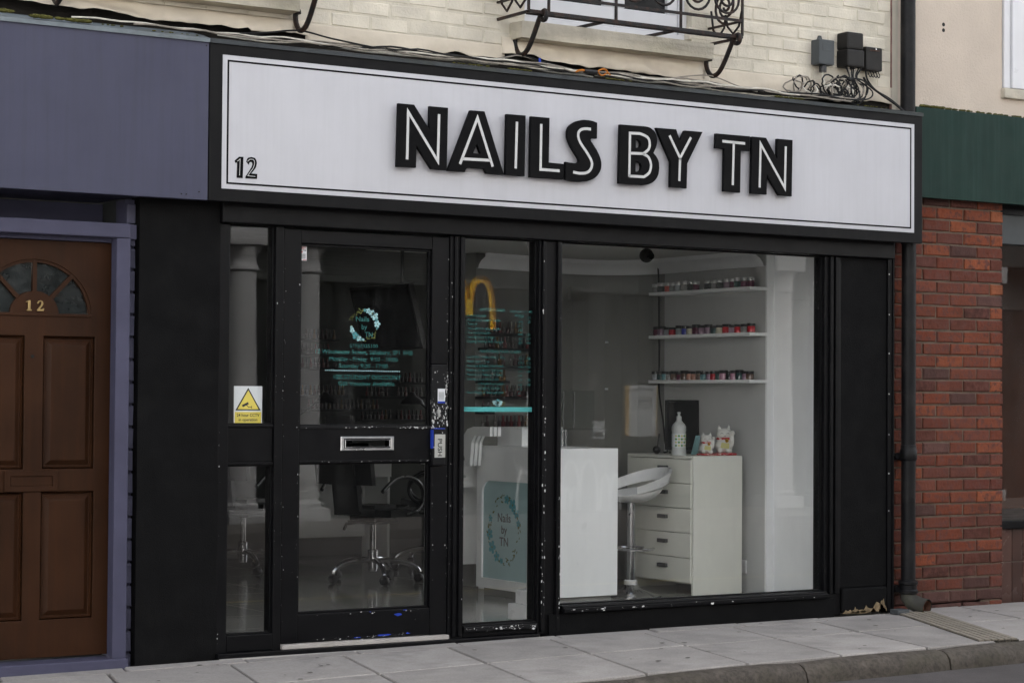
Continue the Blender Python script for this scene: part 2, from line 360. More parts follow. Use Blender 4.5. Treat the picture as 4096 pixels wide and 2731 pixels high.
def arc(cx, cz, r, a0, a1, n): return [(cx+r*math.cos(a0+(a1-a0)*i/n), cz+r*math.sin(a0+(a1-a0)*i/n)) for i in range(n+1)]
def gz(x): return 0. if x > 2 else -.009*(2-x)
def spline(P, n=6):
    P = [Vector(p) for p in P]; out = []
    for i in range(len(P)-1):
        p0 = P[max(0, i-1)]; p1 = P[i]; p2 = P[i+1]; p3 = P[min(len(P)-1, i+2)]
        for k in range(n):
            t = k/n; out.append(.5*((2*p1)+(p2-p0)*t+(2*p0-5*p1+4*p2-p3)*t*t+(3*p1-p0-3*p2+p3)*t**3))
    out.append(P[-1]); return out
def brick_mesh(name, L, H, T, seed, ch=.006, jit=.0025):
    """block with worn front arris: face at y=0, body to y=T, origin bottom left"""
    rr = random.Random(seed); j = lambda: rr.uniform(-jit, jit); vs = []
    for (y, c) in ((T, 0), (ch, 0), (0, ch)):
        for (x, z) in ((c, c), (L-c, c), (L-c, H-c), (c, H-c)): vs.append((x+(j() if y < T else 0), y+(j()*.5 if y == 0 else 0), z+(j() if y < T else 0)))
    # extra mid points on the front edges for a broken outline
    fs = [(8, 9, 10, 11)]
    for a in (0, 4):
        for k in range(4): fs.append((a+k, a+(k+1) % 4, a+4+(k+1) % 4, a+4+k))
    me = bpy.data.meshes.new(name); me.from_pydata(vs, [], fs); me.update(); return me
LETTERS = [
  ('N', [[(0.943, 2.722), (1.033, 2.722), (1.124, 2.604), (1.124, 2.722), (1.232, 2.722), (1.227, 2.404), (1.138, 2.404), (1.049, 2.516), (1.047, 2.405), (0.937, 2.403)]], [[(0.994, 2.443), (0.998, 2.683), (1.173, 2.446), (1.178, 2.685)]]),
  ('A', [[(1.367, 2.72), (1.45, 2.721), (1.572, 2.401), (1.466, 2.402), (1.452, 2.425), (1.348, 2.426), (1.335, 2.402), (1.233, 2.402)], [(1.406, 2.552), (1.428, 2.501), (1.384, 2.502)]], [[(1.304, 2.44), (1.407, 2.683), (1.501, 2.439)], [(1.319, 2.468), (1.485, 2.471)]]),
  ('I', [[(1.585, 2.718), (1.702, 2.719), (1.698, 2.402), (1.581, 2.403)]], [[(1.647, 2.682), (1.641, 2.439)]]),
  ('L', [[(1.736, 2.718), (1.851, 2.718), (1.848, 2.484), (1.942, 2.482), (1.94, 2.4), (1.732, 2.4)]], [[(1.798, 2.682), (1.795, 2.444), (1.915, 2.444)]]),
  ('S', [[(2.155, 2.716), (2.145, 2.718), (2.13, 2.722), (2.115, 2.724), (2.101, 2.725), (2.086, 2.725), (2.071, 2.725), (2.056, 2.723), (2.041, 2.719), (2.026, 2.715), (2.013, 2.709), (2.0, 2.702), (1.99, 2.695), (1.981, 2.687), (1.974, 2.678), (1.969, 2.669), (1.966, 2.659), (1.965, 2.648), (1.965, 2.638), (1.966, 2.627), (1.969, 2.616), (1.974, 2.604), (1.981, 2.591), (1.99, 2.577), (2.0, 2.563), (2.01, 2.55), (2.02, 2.537), (2.028, 2.527), (2.034, 2.519), (2.038, 2.513), (2.04, 2.508), (2.04, 2.503), (2.037, 2.499), (2.034, 2.496), (2.029, 2.494), (2.022, 2.492), (2.014, 2.491), (2.004, 2.491), (1.993, 2.492), (1.982, 2.492), (1.972, 2.493), (1.962, 2.494), (1.955, 2.495), (1.954, 2.401), (1.966, 2.399), (1.983, 2.396), (2.001, 2.394), (2.019, 2.394), (2.038, 2.394), (2.057, 2.395), (2.074, 2.398), (2.092, 2.4), (2.108, 2.405), (2.123, 2.411), (2.137, 2.418), (2.15, 2.427), (2.16, 2.437), (2.169, 2.448), (2.176, 2.459), (2.181, 2.471), (2.183, 2.482), (2.184, 2.495), (2.183, 2.507), (2.18, 2.52), (2.175, 2.533), (2.169, 2.545), (2.161, 2.558), (2.154, 2.57), (2.145, 2.581), (2.137, 2.59), (2.13, 2.599), (2.123, 2.607), (2.117, 2.613), (2.114, 2.619), (2.114, 2.624), (2.117, 2.627), (2.122, 2.63), (2.132, 2.631), (2.145, 2.631), (2.154, 2.631)]], [[(2.113, 2.678), (2.104, 2.678), (2.09, 2.679), (2.078, 2.678), (2.068, 2.677), (2.058, 2.674), (2.05, 2.671), (2.043, 2.666), (2.037, 2.66), (2.033, 2.652), (2.032, 2.644), (2.032, 2.634), (2.035, 2.623), (2.039, 2.613), (2.046, 2.602), (2.055, 2.59), (2.067, 2.576), (2.081, 2.561), (2.093, 2.546), (2.102, 2.534), (2.11, 2.524), (2.116, 2.513), (2.12, 2.504), (2.122, 2.495), (2.121, 2.487), (2.119, 2.477), (2.114, 2.467), (2.108, 2.459), (2.1, 2.452), (2.09, 2.447), (2.08, 2.443), (2.068, 2.441), (2.056, 2.44), (2.042, 2.439), (2.027, 2.44), (2.012, 2.442), (2.001, 2.443)]]),
  ('B', [[(2.305, 2.718), (2.457, 2.72), (2.469, 2.72), (2.485, 2.719), (2.501, 2.716), (2.514, 2.71), (2.525, 2.703), (2.535, 2.695), (2.542, 2.685), (2.547, 2.675), (2.55, 2.664), (2.551, 2.652), (2.551, 2.639), (2.548, 2.625), (2.542, 2.608), (2.533, 2.592), (2.527, 2.58), (2.535, 2.572), (2.546, 2.562), (2.555, 2.55), (2.561, 2.539), (2.564, 2.528), (2.565, 2.515), (2.566, 2.5), (2.564, 2.483), (2.561, 2.468), (2.555, 2.454), (2.547, 2.442), (2.537, 2.431), (2.525, 2.422), (2.512, 2.415), (2.498, 2.409), (2.482, 2.405), (2.466, 2.402), (2.455, 2.401), (2.299, 2.401)], [(2.409, 2.644), (2.42, 2.645), (2.436, 2.638), (2.443, 2.624), (2.438, 2.608), (2.426, 2.6), (2.408, 2.6)], [(2.408, 2.527), (2.423, 2.527), (2.44, 2.519), (2.448, 2.5), (2.441, 2.48), (2.425, 2.471), (2.408, 2.472)]], [[(2.365, 2.441), (2.368, 2.676), (2.433, 2.678), (2.447, 2.675), (2.466, 2.67), (2.482, 2.663), (2.491, 2.655), (2.497, 2.644), (2.499, 2.633), (2.5, 2.621), (2.497, 2.609), (2.492, 2.597), (2.481, 2.587), (2.467, 2.577), (2.456, 2.571), (2.371, 2.568)], [(2.456, 2.57), (2.466, 2.566), (2.48, 2.562), (2.492, 2.554), (2.5, 2.542), (2.506, 2.528), (2.509, 2.513), (2.508, 2.499), (2.504, 2.484), (2.498, 2.472), (2.486, 2.461), (2.472, 2.452), (2.462, 2.446), (2.365, 2.445)]]),
  ('Y', [[(2.543, 2.718), (2.679, 2.719), (2.705, 2.659), (2.737, 2.717), (2.86, 2.718), (2.755, 2.537), (2.752, 2.401), (2.641, 2.402), (2.643, 2.54)]], [[(2.632, 2.682), (2.705, 2.564), (2.778, 2.682)], [(2.705, 2.564), (2.7, 2.438)]]),
  ('T', [[(2.954, 2.717), (3.192, 2.718), (3.19, 2.635), (3.128, 2.634), (3.124, 2.399), (3.009, 2.4), (3.013, 2.635), (2.951, 2.636)]], [[(2.996, 2.677), (3.156, 2.675)], [(3.076, 2.674), (3.07, 2.438)]]),
  ('N', [[(3.208, 2.718), (3.308, 2.718), (3.388, 2.605), (3.389, 2.719), (3.5, 2.719), (3.495, 2.4), (3.404, 2.4), (3.316, 2.51), (3.313, 2.4), (3.202, 2.4)]], [[(3.261, 2.436), (3.267, 2.681), (3.443, 2.444), (3.449, 2.679)]]),
]
DIGITS = [
  ('one', [[(0.066, 2.38), (0.089, 2.4), (0.112, 2.401), (0.109, 2.298), (0.078, 2.298), (0.08, 2.372), (0.071, 2.369)]], [[(0.079, 2.377), (0.094, 2.389), (0.092, 2.31)]]),
  ('two', [[(0.128, 2.378), (0.129, 2.383), (0.131, 2.389), (0.134, 2.395), (0.139, 2.399), (0.146, 2.401), (0.153, 2.403), (0.16, 2.402), (0.167, 2.401), (0.174, 2.398), (0.178, 2.393), (0.181, 2.386), (0.183, 2.379), (0.183, 2.372), (0.181, 2.364), (0.179, 2.356), (0.175, 2.349), (0.17, 2.342), (0.165, 2.336), (0.161, 2.331), (0.156, 2.326), (0.154, 2.323), (0.186, 2.323), (0.185, 2.299), (0.124, 2.298), (0.125, 2.308), (0.142, 2.332), (0.146, 2.338), (0.151, 2.347), (0.156, 2.354), (0.158, 2.361), (0.16, 2.367), (0.16, 2.372), (0.159, 2.375), (0.156, 2.378), (0.153, 2.379), (0.15, 2.379), (0.146, 2.377), (0.144, 2.375), (0.142, 2.371), (0.142, 2.367), (0.142, 2.364)]], [[(0.133, 2.38), (0.138, 2.385), (0.146, 2.391), (0.155, 2.392), (0.164, 2.391), (0.169, 2.385), (0.171, 2.376), (0.169, 2.365), (0.165, 2.353), (0.159, 2.343), (0.151, 2.333), (0.142, 2.321), (0.135, 2.311), (0.175, 2.31)]]),
]

# ------------------------------------------------------------------ ground, road, kerb, pavement
struct('ground', MB().add([(-400, -400, -.16), (400, -400, -.16), (400, 400, -.16), (-400, 400, -.16)], [(0, 1, 2, 3)]), 'ground')
def kj(x): return -1.385+.06*(x-2)      # slab/kerb joint line, the street runs a little askew to the shops
def kf(x): return kj(x)-.125
mb = MB(); xs = [-60+2*i for i in range(61)]
for i in range(60):
    a, b = xs[i], xs[i+1]; f = lambda x: kf(max(-4, min(8, x)))
    mb.add([(a, -8.3, -.11), (b, -8.3, -.11), (b, f(b)+.02, -.105), (a, f(a)+.02, -.105)], [(0, 1, 2, 3)])
struct('road', mb, 'asphalt')
rl = MB().add([(-40, -3.24, -.106), (40, -3.20, -.106), (40, -3.12, -.106), (-40, -3.16, -.106)], [(0, 1, 2, 3)])
struct('road_marking', rl, 'yellow_line')
pv = thing('pavement', None, None, (0, 0, 0), kind='structure')
mb = MB()
mb.add([(-30, 0.30, gz(-4)-.022), (-4, 0.30, gz(-4)-.022), (2, .3, -.022), (40, .3, -.022), (40, -1.1, -.022), (8, -1.1, -.022), (2, kj(2), -.022), (-4, kj(-4), gz(-4)-.022), (-30, kj(-4), gz(-4)-.022)],
       [(0, 8, 7, 1), (1, 7, 6, 2), (2, 6, 5, 3), (3, 5, 4)])
mb.build('joint_bed', 'joint', pv)
SK = .26
def slab(x0, x1, ya, yb, fa=None, g=.0075, t=.0):
    """parallelogram slab between two joints (x at y=-.4) and two long joints ya (house side) yb (kerb side)"""
    ya_ = (lambda x: ya) if not callable(ya) else ya; yb_ = (lambda x: yb) if not callable(yb) else yb
    def pt(xj, yf, dx, dy):
        x = xj
        for _ in range(4): y = yf(x)+dy; x = xj+dx+(y+.4)*SK
        return x, y
    cs = [pt(x0, yb_, g, g), pt(x1, yb_, -g, g), pt(x1, ya_, -g, -g), pt(x0, ya_, g, -g)]
    h = random.uniform(-.0025, .0025)+t; cx = sum(c[0] for c in cs)/4; cy_ = sum(c[1] for c in cs)/4
    top = []; mid = []; bot = []
    for (x, y) in cs:
        z = gz(x)+h+random.uniform(-.0015, .0015)
        k = .006/max(.05, math.hypot(x-cx, y-cy_)); top.append((x+(cx-x)*k, y+(cy_-y)*k, z)); mid.append((x, y, z-.006)); bot.append((x, y, z-.05))
    mb = MB().add(top+mid+bot, [(0, 1, 2, 3)]+[(4+k, 4+(k+1) % 4, (k+1) % 4, k) for k in range(4)]+[(8+k, 8+(k+1) % 4, 4+(k+1) % 4, 4+k) for k in range(4)])
    mb.build('slab', 'slab', pv)
lj = lambda x: -.765+.055*x
top_edge = lambda x: .085
xj = [-1.86, -1.26, -.66, -.05, .56, 1.155, 1.765, 2.375, 2.985, 3.58, 4.26]
for i in range(len(xj)-1):
    slab(xj[i], xj[i+1], -.055, lj); slab(xj[i], xj[i+1], lj, kj)
for i in range(len(xj)-1):      # narrow cut pieces against the house wall
    slab(xj[i]+.1, xj[i+1]+.1, top_edge, -.055, g=.004)
xr = [4.26, 4.86, 5.46, 6.06, 6.7, 7.3]
for i in range(len(xr)-1): slab(xr[i], xr[i+1], .22, -.50); slab(xr[i], xr[i+1], -.50, lambda x: kj(min(x, 8)))
gm = MB(); rg_ = random.Random(21)
for _ in range(46):
    x = rg_.uniform(-.6, 5.2); y = rg_.uniform(-1.25, .0); r_ = rg_.uniform(.006, .016); k = 9
    gm.add([(x+r_*rg_.uniform(.75, 1.15)*math.cos(2*math.pi*i/k), y+r_*rg_.uniform(.75, 1.15)*math.sin(2*math.pi*i/k), gz(x)+.0048) for i in range(k)], [tuple(range(k))])
tag(gm.build('gum_spots', 'joint', pv), kind='stuff')
# ribbed drain channel across the pavement from the pipe shoe
dc = thing('drain_channel', 'ribbed beige drain channel crossing the pavement from the pipe shoe', 'drain', (4.3, -.5, 0))
mb = MB()
def dpt(t, s_, z): return (4.50+(-.62)*t+s_*.97, .03+(-1.30)*t-s_*.2, z)
def dbar(s0, s1, z0, z1):
    vs = [dpt(0, s0, z0), dpt(0, s1, z0), dpt(1, s1, z0), dpt(1, s0, z0), dpt(0, s0, z1), dpt(0, s1, z1), dpt(1, s1, z1), dpt(1, s0, z1)]
    return MB().add(vs, [(0,3,2,1),(4,5,6,7),(0,1,5,4),(1,2,6,5),(2,3,7,6),(3,0,4,7)])
dbar(-.125, .125, -.04, .003).build('base', 'joint', dc)
for k in range(6): dbar(-.12+k*.041, -.12+k*.041+.031, -.03, .010).build('rib', 'drain', dc)
# kerb stones
kb = thing('kerb', None, None, (0, 0, 0), kind='structure')
ke = [-4.2, -3.3, -2.4, -1.5, -.6, .35, 1.35, 2.40, 3.39, 4.36, 5.3, 6.3, 7.3, 8.3]
for i in range(len(ke)-1):
    a, b = ke[i]+.006, ke[i+1]-.006; n = 5; vs = []; fs = []
    prof = [(0, -.14), (0, -.004), (-.02, .0), (-.06, -.004), (-.095, -.016), (-.117, -.04), (-.127, -.075), (-.132, -.14)]
    for k in range(n+1):
        x = a+(b-a)*k/n; e = .007 if k in (0, n) else 0
        for (dy, dz) in prof: vs.append((x+random.uniform(-.003, .003)*(0 if k in (0, n) else 1), kj(x)+dy*(1-e*6)+random.uniform(-.003, .003), gz(x)-.006+dz-e+random.uniform(-.003, .003)))
    m = len(prof)
    for k in range(n):
        for q in range(m-1): fs.append((k*m+q, (k+1)*m+q, (k+1)*m+q+1, k*m+q+1))
    fs += [tuple(range(m)), tuple(n*m+q for q in reversed(range(m)))]
    mb = MB().add(vs, fs, True); mb.sm[-1] = mb.sm[-2] = False; mb.build('kerb_stone', 'kerb', kb)

# ------------------------------------------------------------------ upper cream wall of the shop's building
cw = thing('cream_brick_wall', 'cream painted brick wall of the storey above the black and white sign', 'wall', (1.5, .2, 3.0))
mb = MB(); mb.box(-6, -.72, .2035, .45, 3.10, 4.6); mb.box(.39, 1.85, .2035, .45, 3.10, 4.6); mb.box(2.97, 4.47, .2035, .45, 3.10, 4.6)
mb.box(-.72, .39, .2035, .45, 3.10, 3.236); mb.box(1.85, 2.97, .2035, .45, 3.10, 3.236)
mb.build('mortar_backing', 'cream_wall', cw)
MB().box(-6, 4.465, .212, .45, 2.93, 3.099).build('gap_shade_strip', 'gap_shade', cw)  # dark strip standing in for the shade in the gap below the aprons
mb = MB().box(-12, 4.47, .2, 6.5, 4.6, 8.2); mb.build('upper_storeys', 'cream_plain', cw)
BM = [brick_mesh('cream_brick_face', .217, .066, .05, k, .005, .003) for k in range(5)]
BH = [brick_mesh('cream_header_face', .104, .066, .05, 20+k, .005, .003) for k in range(3)]
for me in BM+BH: me.materials.append(M['cream_brick'])
def put_brick(me, parent, x, y, z):
    o = bpy.data.objects.new('brick', me); COL.objects.link(o); o.parent = parent; l = WLOC[parent.name]; o.location = (x-l[0], y-l[1], z-l[2]); return o
row = 0; z = 3.125
while z < 3.72:
    x = -1.35-(.1125 if row % 2 else 0)
    while x < 4.46:
        hole = any(a-.19 < x < b-.02 for a, b in ((-.72, .39), (1.85, 2.97))) and z > 3.17
        me = BM[random.randrange(5)]; x1 = x+.217
        if not hole and not (x < .45 and z > 3.42):
            if x1 > 4.465:
                if 4.465-x > .09: put_brick(BH[random.randrange(3)], cw, 4.465-.106, .2+random.uniform(-.002, .002), z)
            else: put_brick(me, cw, x, .2+random.uniform(-.003, .003), z+random.uniform(-.0015, .0015))
        x += .2265
    z += .0755; row += 1
# crumpled painted lead apron between wall and signs
def apron(name, x0, x1, ztop, zbot, bulge, label, seed):
    n = int((x1-x0)/.022); rows = 12; vs = []; fs = []; rr = random.Random(seed)
    for i in range(n+1):
        x = x0+(x1-x0)*i/n
        edge = mnoise.noise(Vector((x*3.1, seed, 0)))*.03+mnoise.noise(Vector((x*11, seed, 3)))*.014
        for k in range(rows+1):
            t = k/rows; z = ztop+(zbot(x)+edge-ztop)*t
            e = min(1, (x-x0)/.12, (x1-x)/.12); e = max(0, e)
            rg = 1-abs(mnoise.noise(Vector((x*3.3+z*4, z*7-x*2, seed)))*2.2); b = bulge*e*(t**.8)*(.45+.55*rg+.5*mnoise.noise(Vector((x*2.1, z*4, seed+2)))+.25*mnoise.noise(Vector((x*11, z*13, seed+5))))
            vs.append((x, .205-.012-max(0, b), z))
    for i in range(n):
        for k in range(rows):
            a = i*(rows+1)+k; fs.append((a, a+1, a+rows+2, a+rows+1))
    mb = MB().add(vs, fs, True)
    o = mb.build(name, 'cream_sheet'); sm = o.modifiers.new('thick', 'SOLIDIFY'); sm.thickness = .003; sm.offset = -1
    return tag(o, label, 'flashing')
apron('lead_apron', -1.45, .56, 3.13, lambda x: 3.042+.025*math.sin((x+.2)*2.2)**2-(.02 if x > .2 else 0), .085, 'crumpled cream painted lead sheet above the grey purple fascia', 2.)
apron('lead_apron', 1.70, 3.10, 3.165, lambda x: 3.062-.028*(x-1.7), .075, 'bulging cream painted lead sheet under the balcony window sill', 9.)
apron('lead_apron', .54, 1.72, 3.12, lambda x: 3.034, .014, 'flat cream painted strip of wall between the two balcony brackets', 5.)
apron('lead_apron', 3.08, 4.47, 3.125, lambda x: 3.022, .012, 'flat cream painted strip of wall below the junction boxes', 7.)
# ------------------------------------------------------------------ windows, sills and balconettes above
def upper_window(x0, x1, label, slabel, blabel):
    t = thing('upper_window', label, 'window', ((x0+x1)/2, .28, 3.24))
    fr = MB(); fr.front(x0, x1, 3.24, 3.30, .25, .07); fr.front(x0, x0+.055, 3.30, 4.5, .25, .07); fr.front(x1-.055, x1, 3.30, 4.5, .25, .07)
    fr.build('outer_frame', 'upvc', t)
    xm = x0+(x1-x0)*.56
    for a, b in ((x0+.058, xm-.002), (xm+.002, x1-.058)):
        s_ = MB(); s_.front(a, b, 3.302, 3.412, .262, .05); s_.front(a, a+.07, 3.413, 4.5, .262, .05); s_.front(b-.07, b, 3.413, 4.5, .262, .05)
        so = s_.build('casement', 'upvc', t)
        MB().box(a+.07, b-.07, .285, .291, 3.412, 4.5).build('pane', 'dark_window', so)
    MB().box(x0-.0, x1+.0, .24, .30, 3.15, 3.238).build('sub_sill', 'upvc', t)
    bm = bmesh.new(); bmesh.ops.create_cube(bm, size=1); bmesh.ops.subdivide_edges(bm, edges=bm.edges[:], cuts=9, use_grid_fill=True)
    X0, X1 = x0-.095, x1+.06
    for q in bm.verts:
        q.co = Vector(((X0+X1)/2+q.co.x*(X1-X0), .155+q.co.y*.15, 3.196+q.co.z*.088))
        n_ = mnoise.noise_vector(q.co*14)*.004+mnoise.noise_vector(q.co*50)*.002; q.co += n_
    s2 = MB().bm(bm); o = s2.build('stone_sill', 'stone'); tag(o, slabel, 'sill')
    # balconette
    b = thing('balconette', blabel, 'balcony', ((x0+x1)/2, 0, 3.25))
    L_, R_ = x0-.17, x1+.12; yf, yw = -.10, .21
    for z, wz in ((3.255, .018), (3.345, .014)):
        MB().bar((L_, yf, z), (R_, yf, z), .016, wz).build('rail', 'iron', b)
        for xx in (L_, R_): MB().bar((xx, yf+.008, z-.001), (xx, yw, z-.001), .014, wz*.8).build('side_rail', 'iron', b)
    for xx in (x0+.31, x0+.78): MB().bar((xx, yf+.01, 3.247), (xx, .19, 3.252), .013, .016).build('strut', 'iron', b)
    MB().bar((L_+.02, yf+.05, 3.252), (R_-.02, yf+.05, 3.252), .014, .010).build('rail', 'iron', b)
    MB().bar((L_, yf, 3.95), (R_, yf, 3.95), .02, .018).build('rail', 'iron', b)
    for xx in (L_, L_+.125, L_+.555, L_+.985, R_): MB().bar((xx, yf, 3.262), (xx, yf, 3.945), .012, .012).build('baluster', 'iron', b)
    def spiral(c, r0, turns, a0, sgn, side=None):
        p = []; n = 40
        for i in range(n+1):
            t_ = i/n; r_ = r0*(1-t_*.82); a = a0+sgn*t_*turns*2*math.pi; u, v = r_*math.cos(a), r_*math.sin(a)
            p.append((c[0]+u, c[1], c[2]+v) if side is None else (c[0], c[1]+u, c[2]+v))
        return MB().tube(p, .0075, 6)
    for k, xx in enumerate((L_+.235, L_+.445, L_+.665, L_+.875, L_+1.09, R_-.10)):
        spiral((xx, yf, 3.462), .105, 2.1, R(90), 1 if k % 2 else -1).build('scroll', 'iron', b)
        MB().bar((xx, yf, 3.565), (xx, yf, 3.94), .010, .010).build('baluster', 'iron', b)
    for xx in (L_, R_):
        spiral((xx, .05, 3.45), .098, 2.2, R(-90), 1, 1).build('scroll', 'iron', b)
        MB().tube([(xx, -.095, 3.40), (xx, -.07, 3.32), (xx, -.02, 3.285), (xx, .03, 3.33), (xx, .05, 3.40)], .007, 6).build('scroll', 'iron', b)
        MB().tube([(xx, .18, 3.44), (xx, .16, 3.33), (xx, .11, 3.285), (xx, .06, 3.33), (xx, .05, 3.40)], .007, 6).build('scroll', 'iron', b)
    for xx in (x0-.075, x1+.085):
        P = [(-.075, 3.225), (-.105, 3.218), (-.122, 3.235), (-.115, 3.262), (-.09, 3.262), (-.06, 3.235), (-.03, 3.19), (.02, 3.12), (.06, 3.08), (.10, 3.064), (.135, 3.07), (.165, 3.10), (.178, 3.14), (.17, 3.165), (.15, 3.17), (.143, 3.152)]
        P = spline([(xx, p[0], p[1]) for p in P], 4)
        MB().tube(P, .0135, 8).build('bracket', 'iron', b)
    return b
upper_window(1.85, 2.97, 'white framed window behind the whole balcony railing above the sign', 'weathered stone sill below the balcony at top centre', 'black wrought iron balconette with scrolls at top centre of the picture')
upper_window(-.72, .39, 'white framed window above the grey purple fascia, only its sill in view', 'stone sill at the top edge above the grey purple fascia', 'black iron balconette at top left, only its curved bracket in view')

# ------------------------------------------------------------------ fascia signs
def fascia_flash(o, x0, x1, z0, z1, m, yb=.195):
    mb = MB(); n = int((x1-x0)/.08); vs = []; fs = []
    for i in range(n+1):
        x = x0+(x1-x0)*i/n
        w1, w2 = mnoise.noise(Vector((x*4, 1, 0)))*.004, mnoise.noise(Vector((x*3, 7, 0)))*.006
        vs += [(x, -.010, z0-.014), (x, -.010, z0+.006+w1*.4), (x, .07, z0+(z1-z0)*.5+w1), (x, yb, z1+w2)]
    for i in range(n):
        for k in range(3): fs.append((i*4+k, (i+1)*4+k, (i+1)*4+k+1, i*4+k+1))
    mb.add(vs, fs, False); f = mb.build('top_flashing', m, o); sm = f.modifiers.new('thick', 'SOLIDIFY'); sm.thickness = .003
    return f
sg = thing('shop_sign', 'black framed white fascia sign reading NAILS BY TN', 'sign', (2.2, 0, 2.18))
MB().box(-.066, 4.535, 0, .028, 2.182, 2.948, .003).build('backing_board', 'black_board', sg)
MB().box(-.06, 4.40, .029, .196, 2.19, 2.942).build('sign_box', 'black', sg)
MB().box(0., 4.467, -.003, .006, 2.243, 2.885).build('white_panel', 'sign_white', sg)
bx0, bx1, bz0, bz1 = .024, 4.443, 2.2655, 2.8625; bw = .009
bl = MB(); bl.box(bx0, bx1, -.0042, 0, bz1-bw, bz1); bl.box(bx0, bx1, -.0042, 0, bz0, bz0+bw); bl.box(bx0, bx0+bw, -.0042, 0, bz0+bw, bz1-bw); bl.box(bx1-bw, bx1, -.0042, 0, bz0+bw, bz1-bw)
bl.build('border_line', 'letter_black', sg)
for nm, outs, ins in LETTERS:
    mb = MB().poly(outs, -.046, -.024, .0012); lo = mb.build('letter', 'letter_black', sg); lo['label'] = 'raised black letter %s with white inline' % nm
    il = MB()
    for p in ins: il.stroke(p, .0145, -.0472, -.045)
    il.build('inline', 'inline_white', lo)
    sp = MB(); x_ = sum(p[0] for p in ins[0])/len(ins[0])
    for p in (ins[0][0], ins[0][-1]): sp.lathe([(.006, -.026), (.006, -.002)], (p[0], 0, p[1]), 8, 'Y')
    sp.build('standoff', 'letter_black', lo)
for nm, outs, ins in DIGITS:
    lo = MB().poly(outs, -.006, -.0025).build('digit', 'letter_black', sg)
    il = MB()
    for p in ins: il.stroke(p, .0024, -.0068, -.0055)
    il.build('inline', 'inline_white', lo)
fascia_flash(sg, -.066, 4.535, 2.95, 2.995, 'flash_dark')
pf = thing('plain_fascia', 'blank grey purple fascia board above the brown door', 'fascia', (-1.5, 0, 2.18))
MB().box(-4.2, -.070, .002, .03, 2.182, 2.948, .003).build('board', 'purple', pf)
MB().box(-4.2, -.072, .031, .56, 2.19, 2.942).build('fascia_box', 'purple', pf)
fascia_flash(pf, -4.2, -.070, 2.95, 3.012, 'flash_pale')
sc_ = MB()
for x, z in ((-.115, 2.22), (-.18, 2.205), (-.205, 2.205), (-.085, 2.92)): sc_.lathe([(.0035, -.001), (.0035, .003)], (x, 0, z), 8, 'Y')
sc_.build('screw', 'ink', pf)
gf = thing('green_fascia', 'dark green fascia board above the red brick pier', 'fascia', (5.5, .1, 2.47))
MB().box(4.578, 8.5, .098, .13, 2.470, 3.013, .003).build('board', 'green', gf)
MB().box(4.60, 8.5, .131, .20, 2.476, 3.006).build('fascia_box', 'green', gf)
# moss along the tops
ms = MB()
def clump(x0, x1, y, z, h, n):
    for _ in range(n):
        x = random.uniform(x0, x1); r_ = random.uniform(.5, 1)*h; bm = bmesh.new(); bmesh.ops.create_icosphere(bm, subdivisions=2, radius=1)
        for q in bm.verts:
            q.co += mnoise.noise_vector(q.co*2+Vector((x*31, 0, 0)))*.35
            q.co = Vector((x+q.co.x*r_*1.5, y+q.co.y*r_+random.uniform(-.002, .002), z+q.co.z*r_*.6))
        ms.bm(bm, True)
clump(-1.10, -1.02, .0, 2.985, .02, 6); clump(-.95, -.68, .0, 2.975, .018, 26); clump(-.62, -.5, .0, 2.97, .008, 6); clump(-.45, -.1, 0, 2.965, .006, 10)
clump(1.28, 1.5, .0, 2.963, .008, 14); clump(1.62, 1.76, .0, 2.963, .009, 12); clump(2.25, 2.42, 0, 2.965, .01, 10); clump(3.40, 3.62, .0, 2.965, .01, 16); clump(3.98, 4.25, .0, 2.965, .007, 12)
clump(4.62, 4.82, .11, 3.022, .017, 26); clump(4.82, 5.1, .11, 3.02, .012, 20); clump(5.1, 5.6, .12, 3.02, .012, 26)
clump(4.36, 4.44, .03, .005, .02, 8); clump(4.5, 4.56, -.03, .005, .012, 6)
tag(ms.build('moss', 'moss'), 'olive green moss growing along the tops of the fascias', 'moss', kind='stuff')

# ------------------------------------------------------------------ black rendered pillar, purple bricks, door frame, brown door
pl = MB(); bm = bmesh.new(); bmesh.ops.create_cube(bm, size=1)
for q in bm.verts: q.co = Vector((-.155+q.co.x*.418, .17+q.co.y*.10, 1.06+q.co.z*2.26))
bmesh.ops.subdivide_edges(bm, edges=bm.edges[:], cuts=10, use_grid_fill=True)
for q in bm.verts: q.co += mnoise.noise_vector(q.co*9)*.003
pl.bm(bm); tag(pl.build('rendered_pillar', 'black_render'), 'black rendered pillar between the brown door and the shop front', 'pillar')
qb = thing('painted_brick_jamb', 'narrow strip of grey purple painted bricks beside the black pillar', 'wall', (-.39, .17, 0))
MB().box(-.4115, -.366, .185, .30, -.06, 2.18).build('mortar_backing', 'purple_old', qb)
for k in range(21):
    me = brick_mesh('jamb_brick', .044, .094, .03, 60+k, .004, .0015); me.materials.append(M['purple_brick']); put_brick(me, qb, -.411, .162, -.065+k*.1065)
df = thing('door_frame', 'grey purple painted timber frame around the brown door', 'door frame', (-.85, .12, 0))
for a, b, c, d, nm in ((-.482, -.412, -.04, 1.99, 'jamb'), (-1.278, -1.208, -.04, 1.99, 'jamb')):
    MB().front(a, b, c, d, .11, .07, .006).build(nm, 'purple_old', df)
MB().front(-1.278, -.412, 1.992, 2.06, .112, .0275, .006).build('head', 'purple_old', df)
MB().front(-1.62, -.372, 2.0, 2.18, .50, .06, .004).build('lintel_board', 'purple_old', df); MB().box(-1.62, -.372, .14, .56, 1.99, 2.058).build('head_shelf', 'purple_old', df)
MB().box(-.4655, -.43, .1815, .26, .02, 1.985, .003).build('door_stop', 'purple_old', df); MB().box(-1.26, -1.2245, .1815, .26, .02, 1.985, .003).build('door_stop', 'purple_old', df)
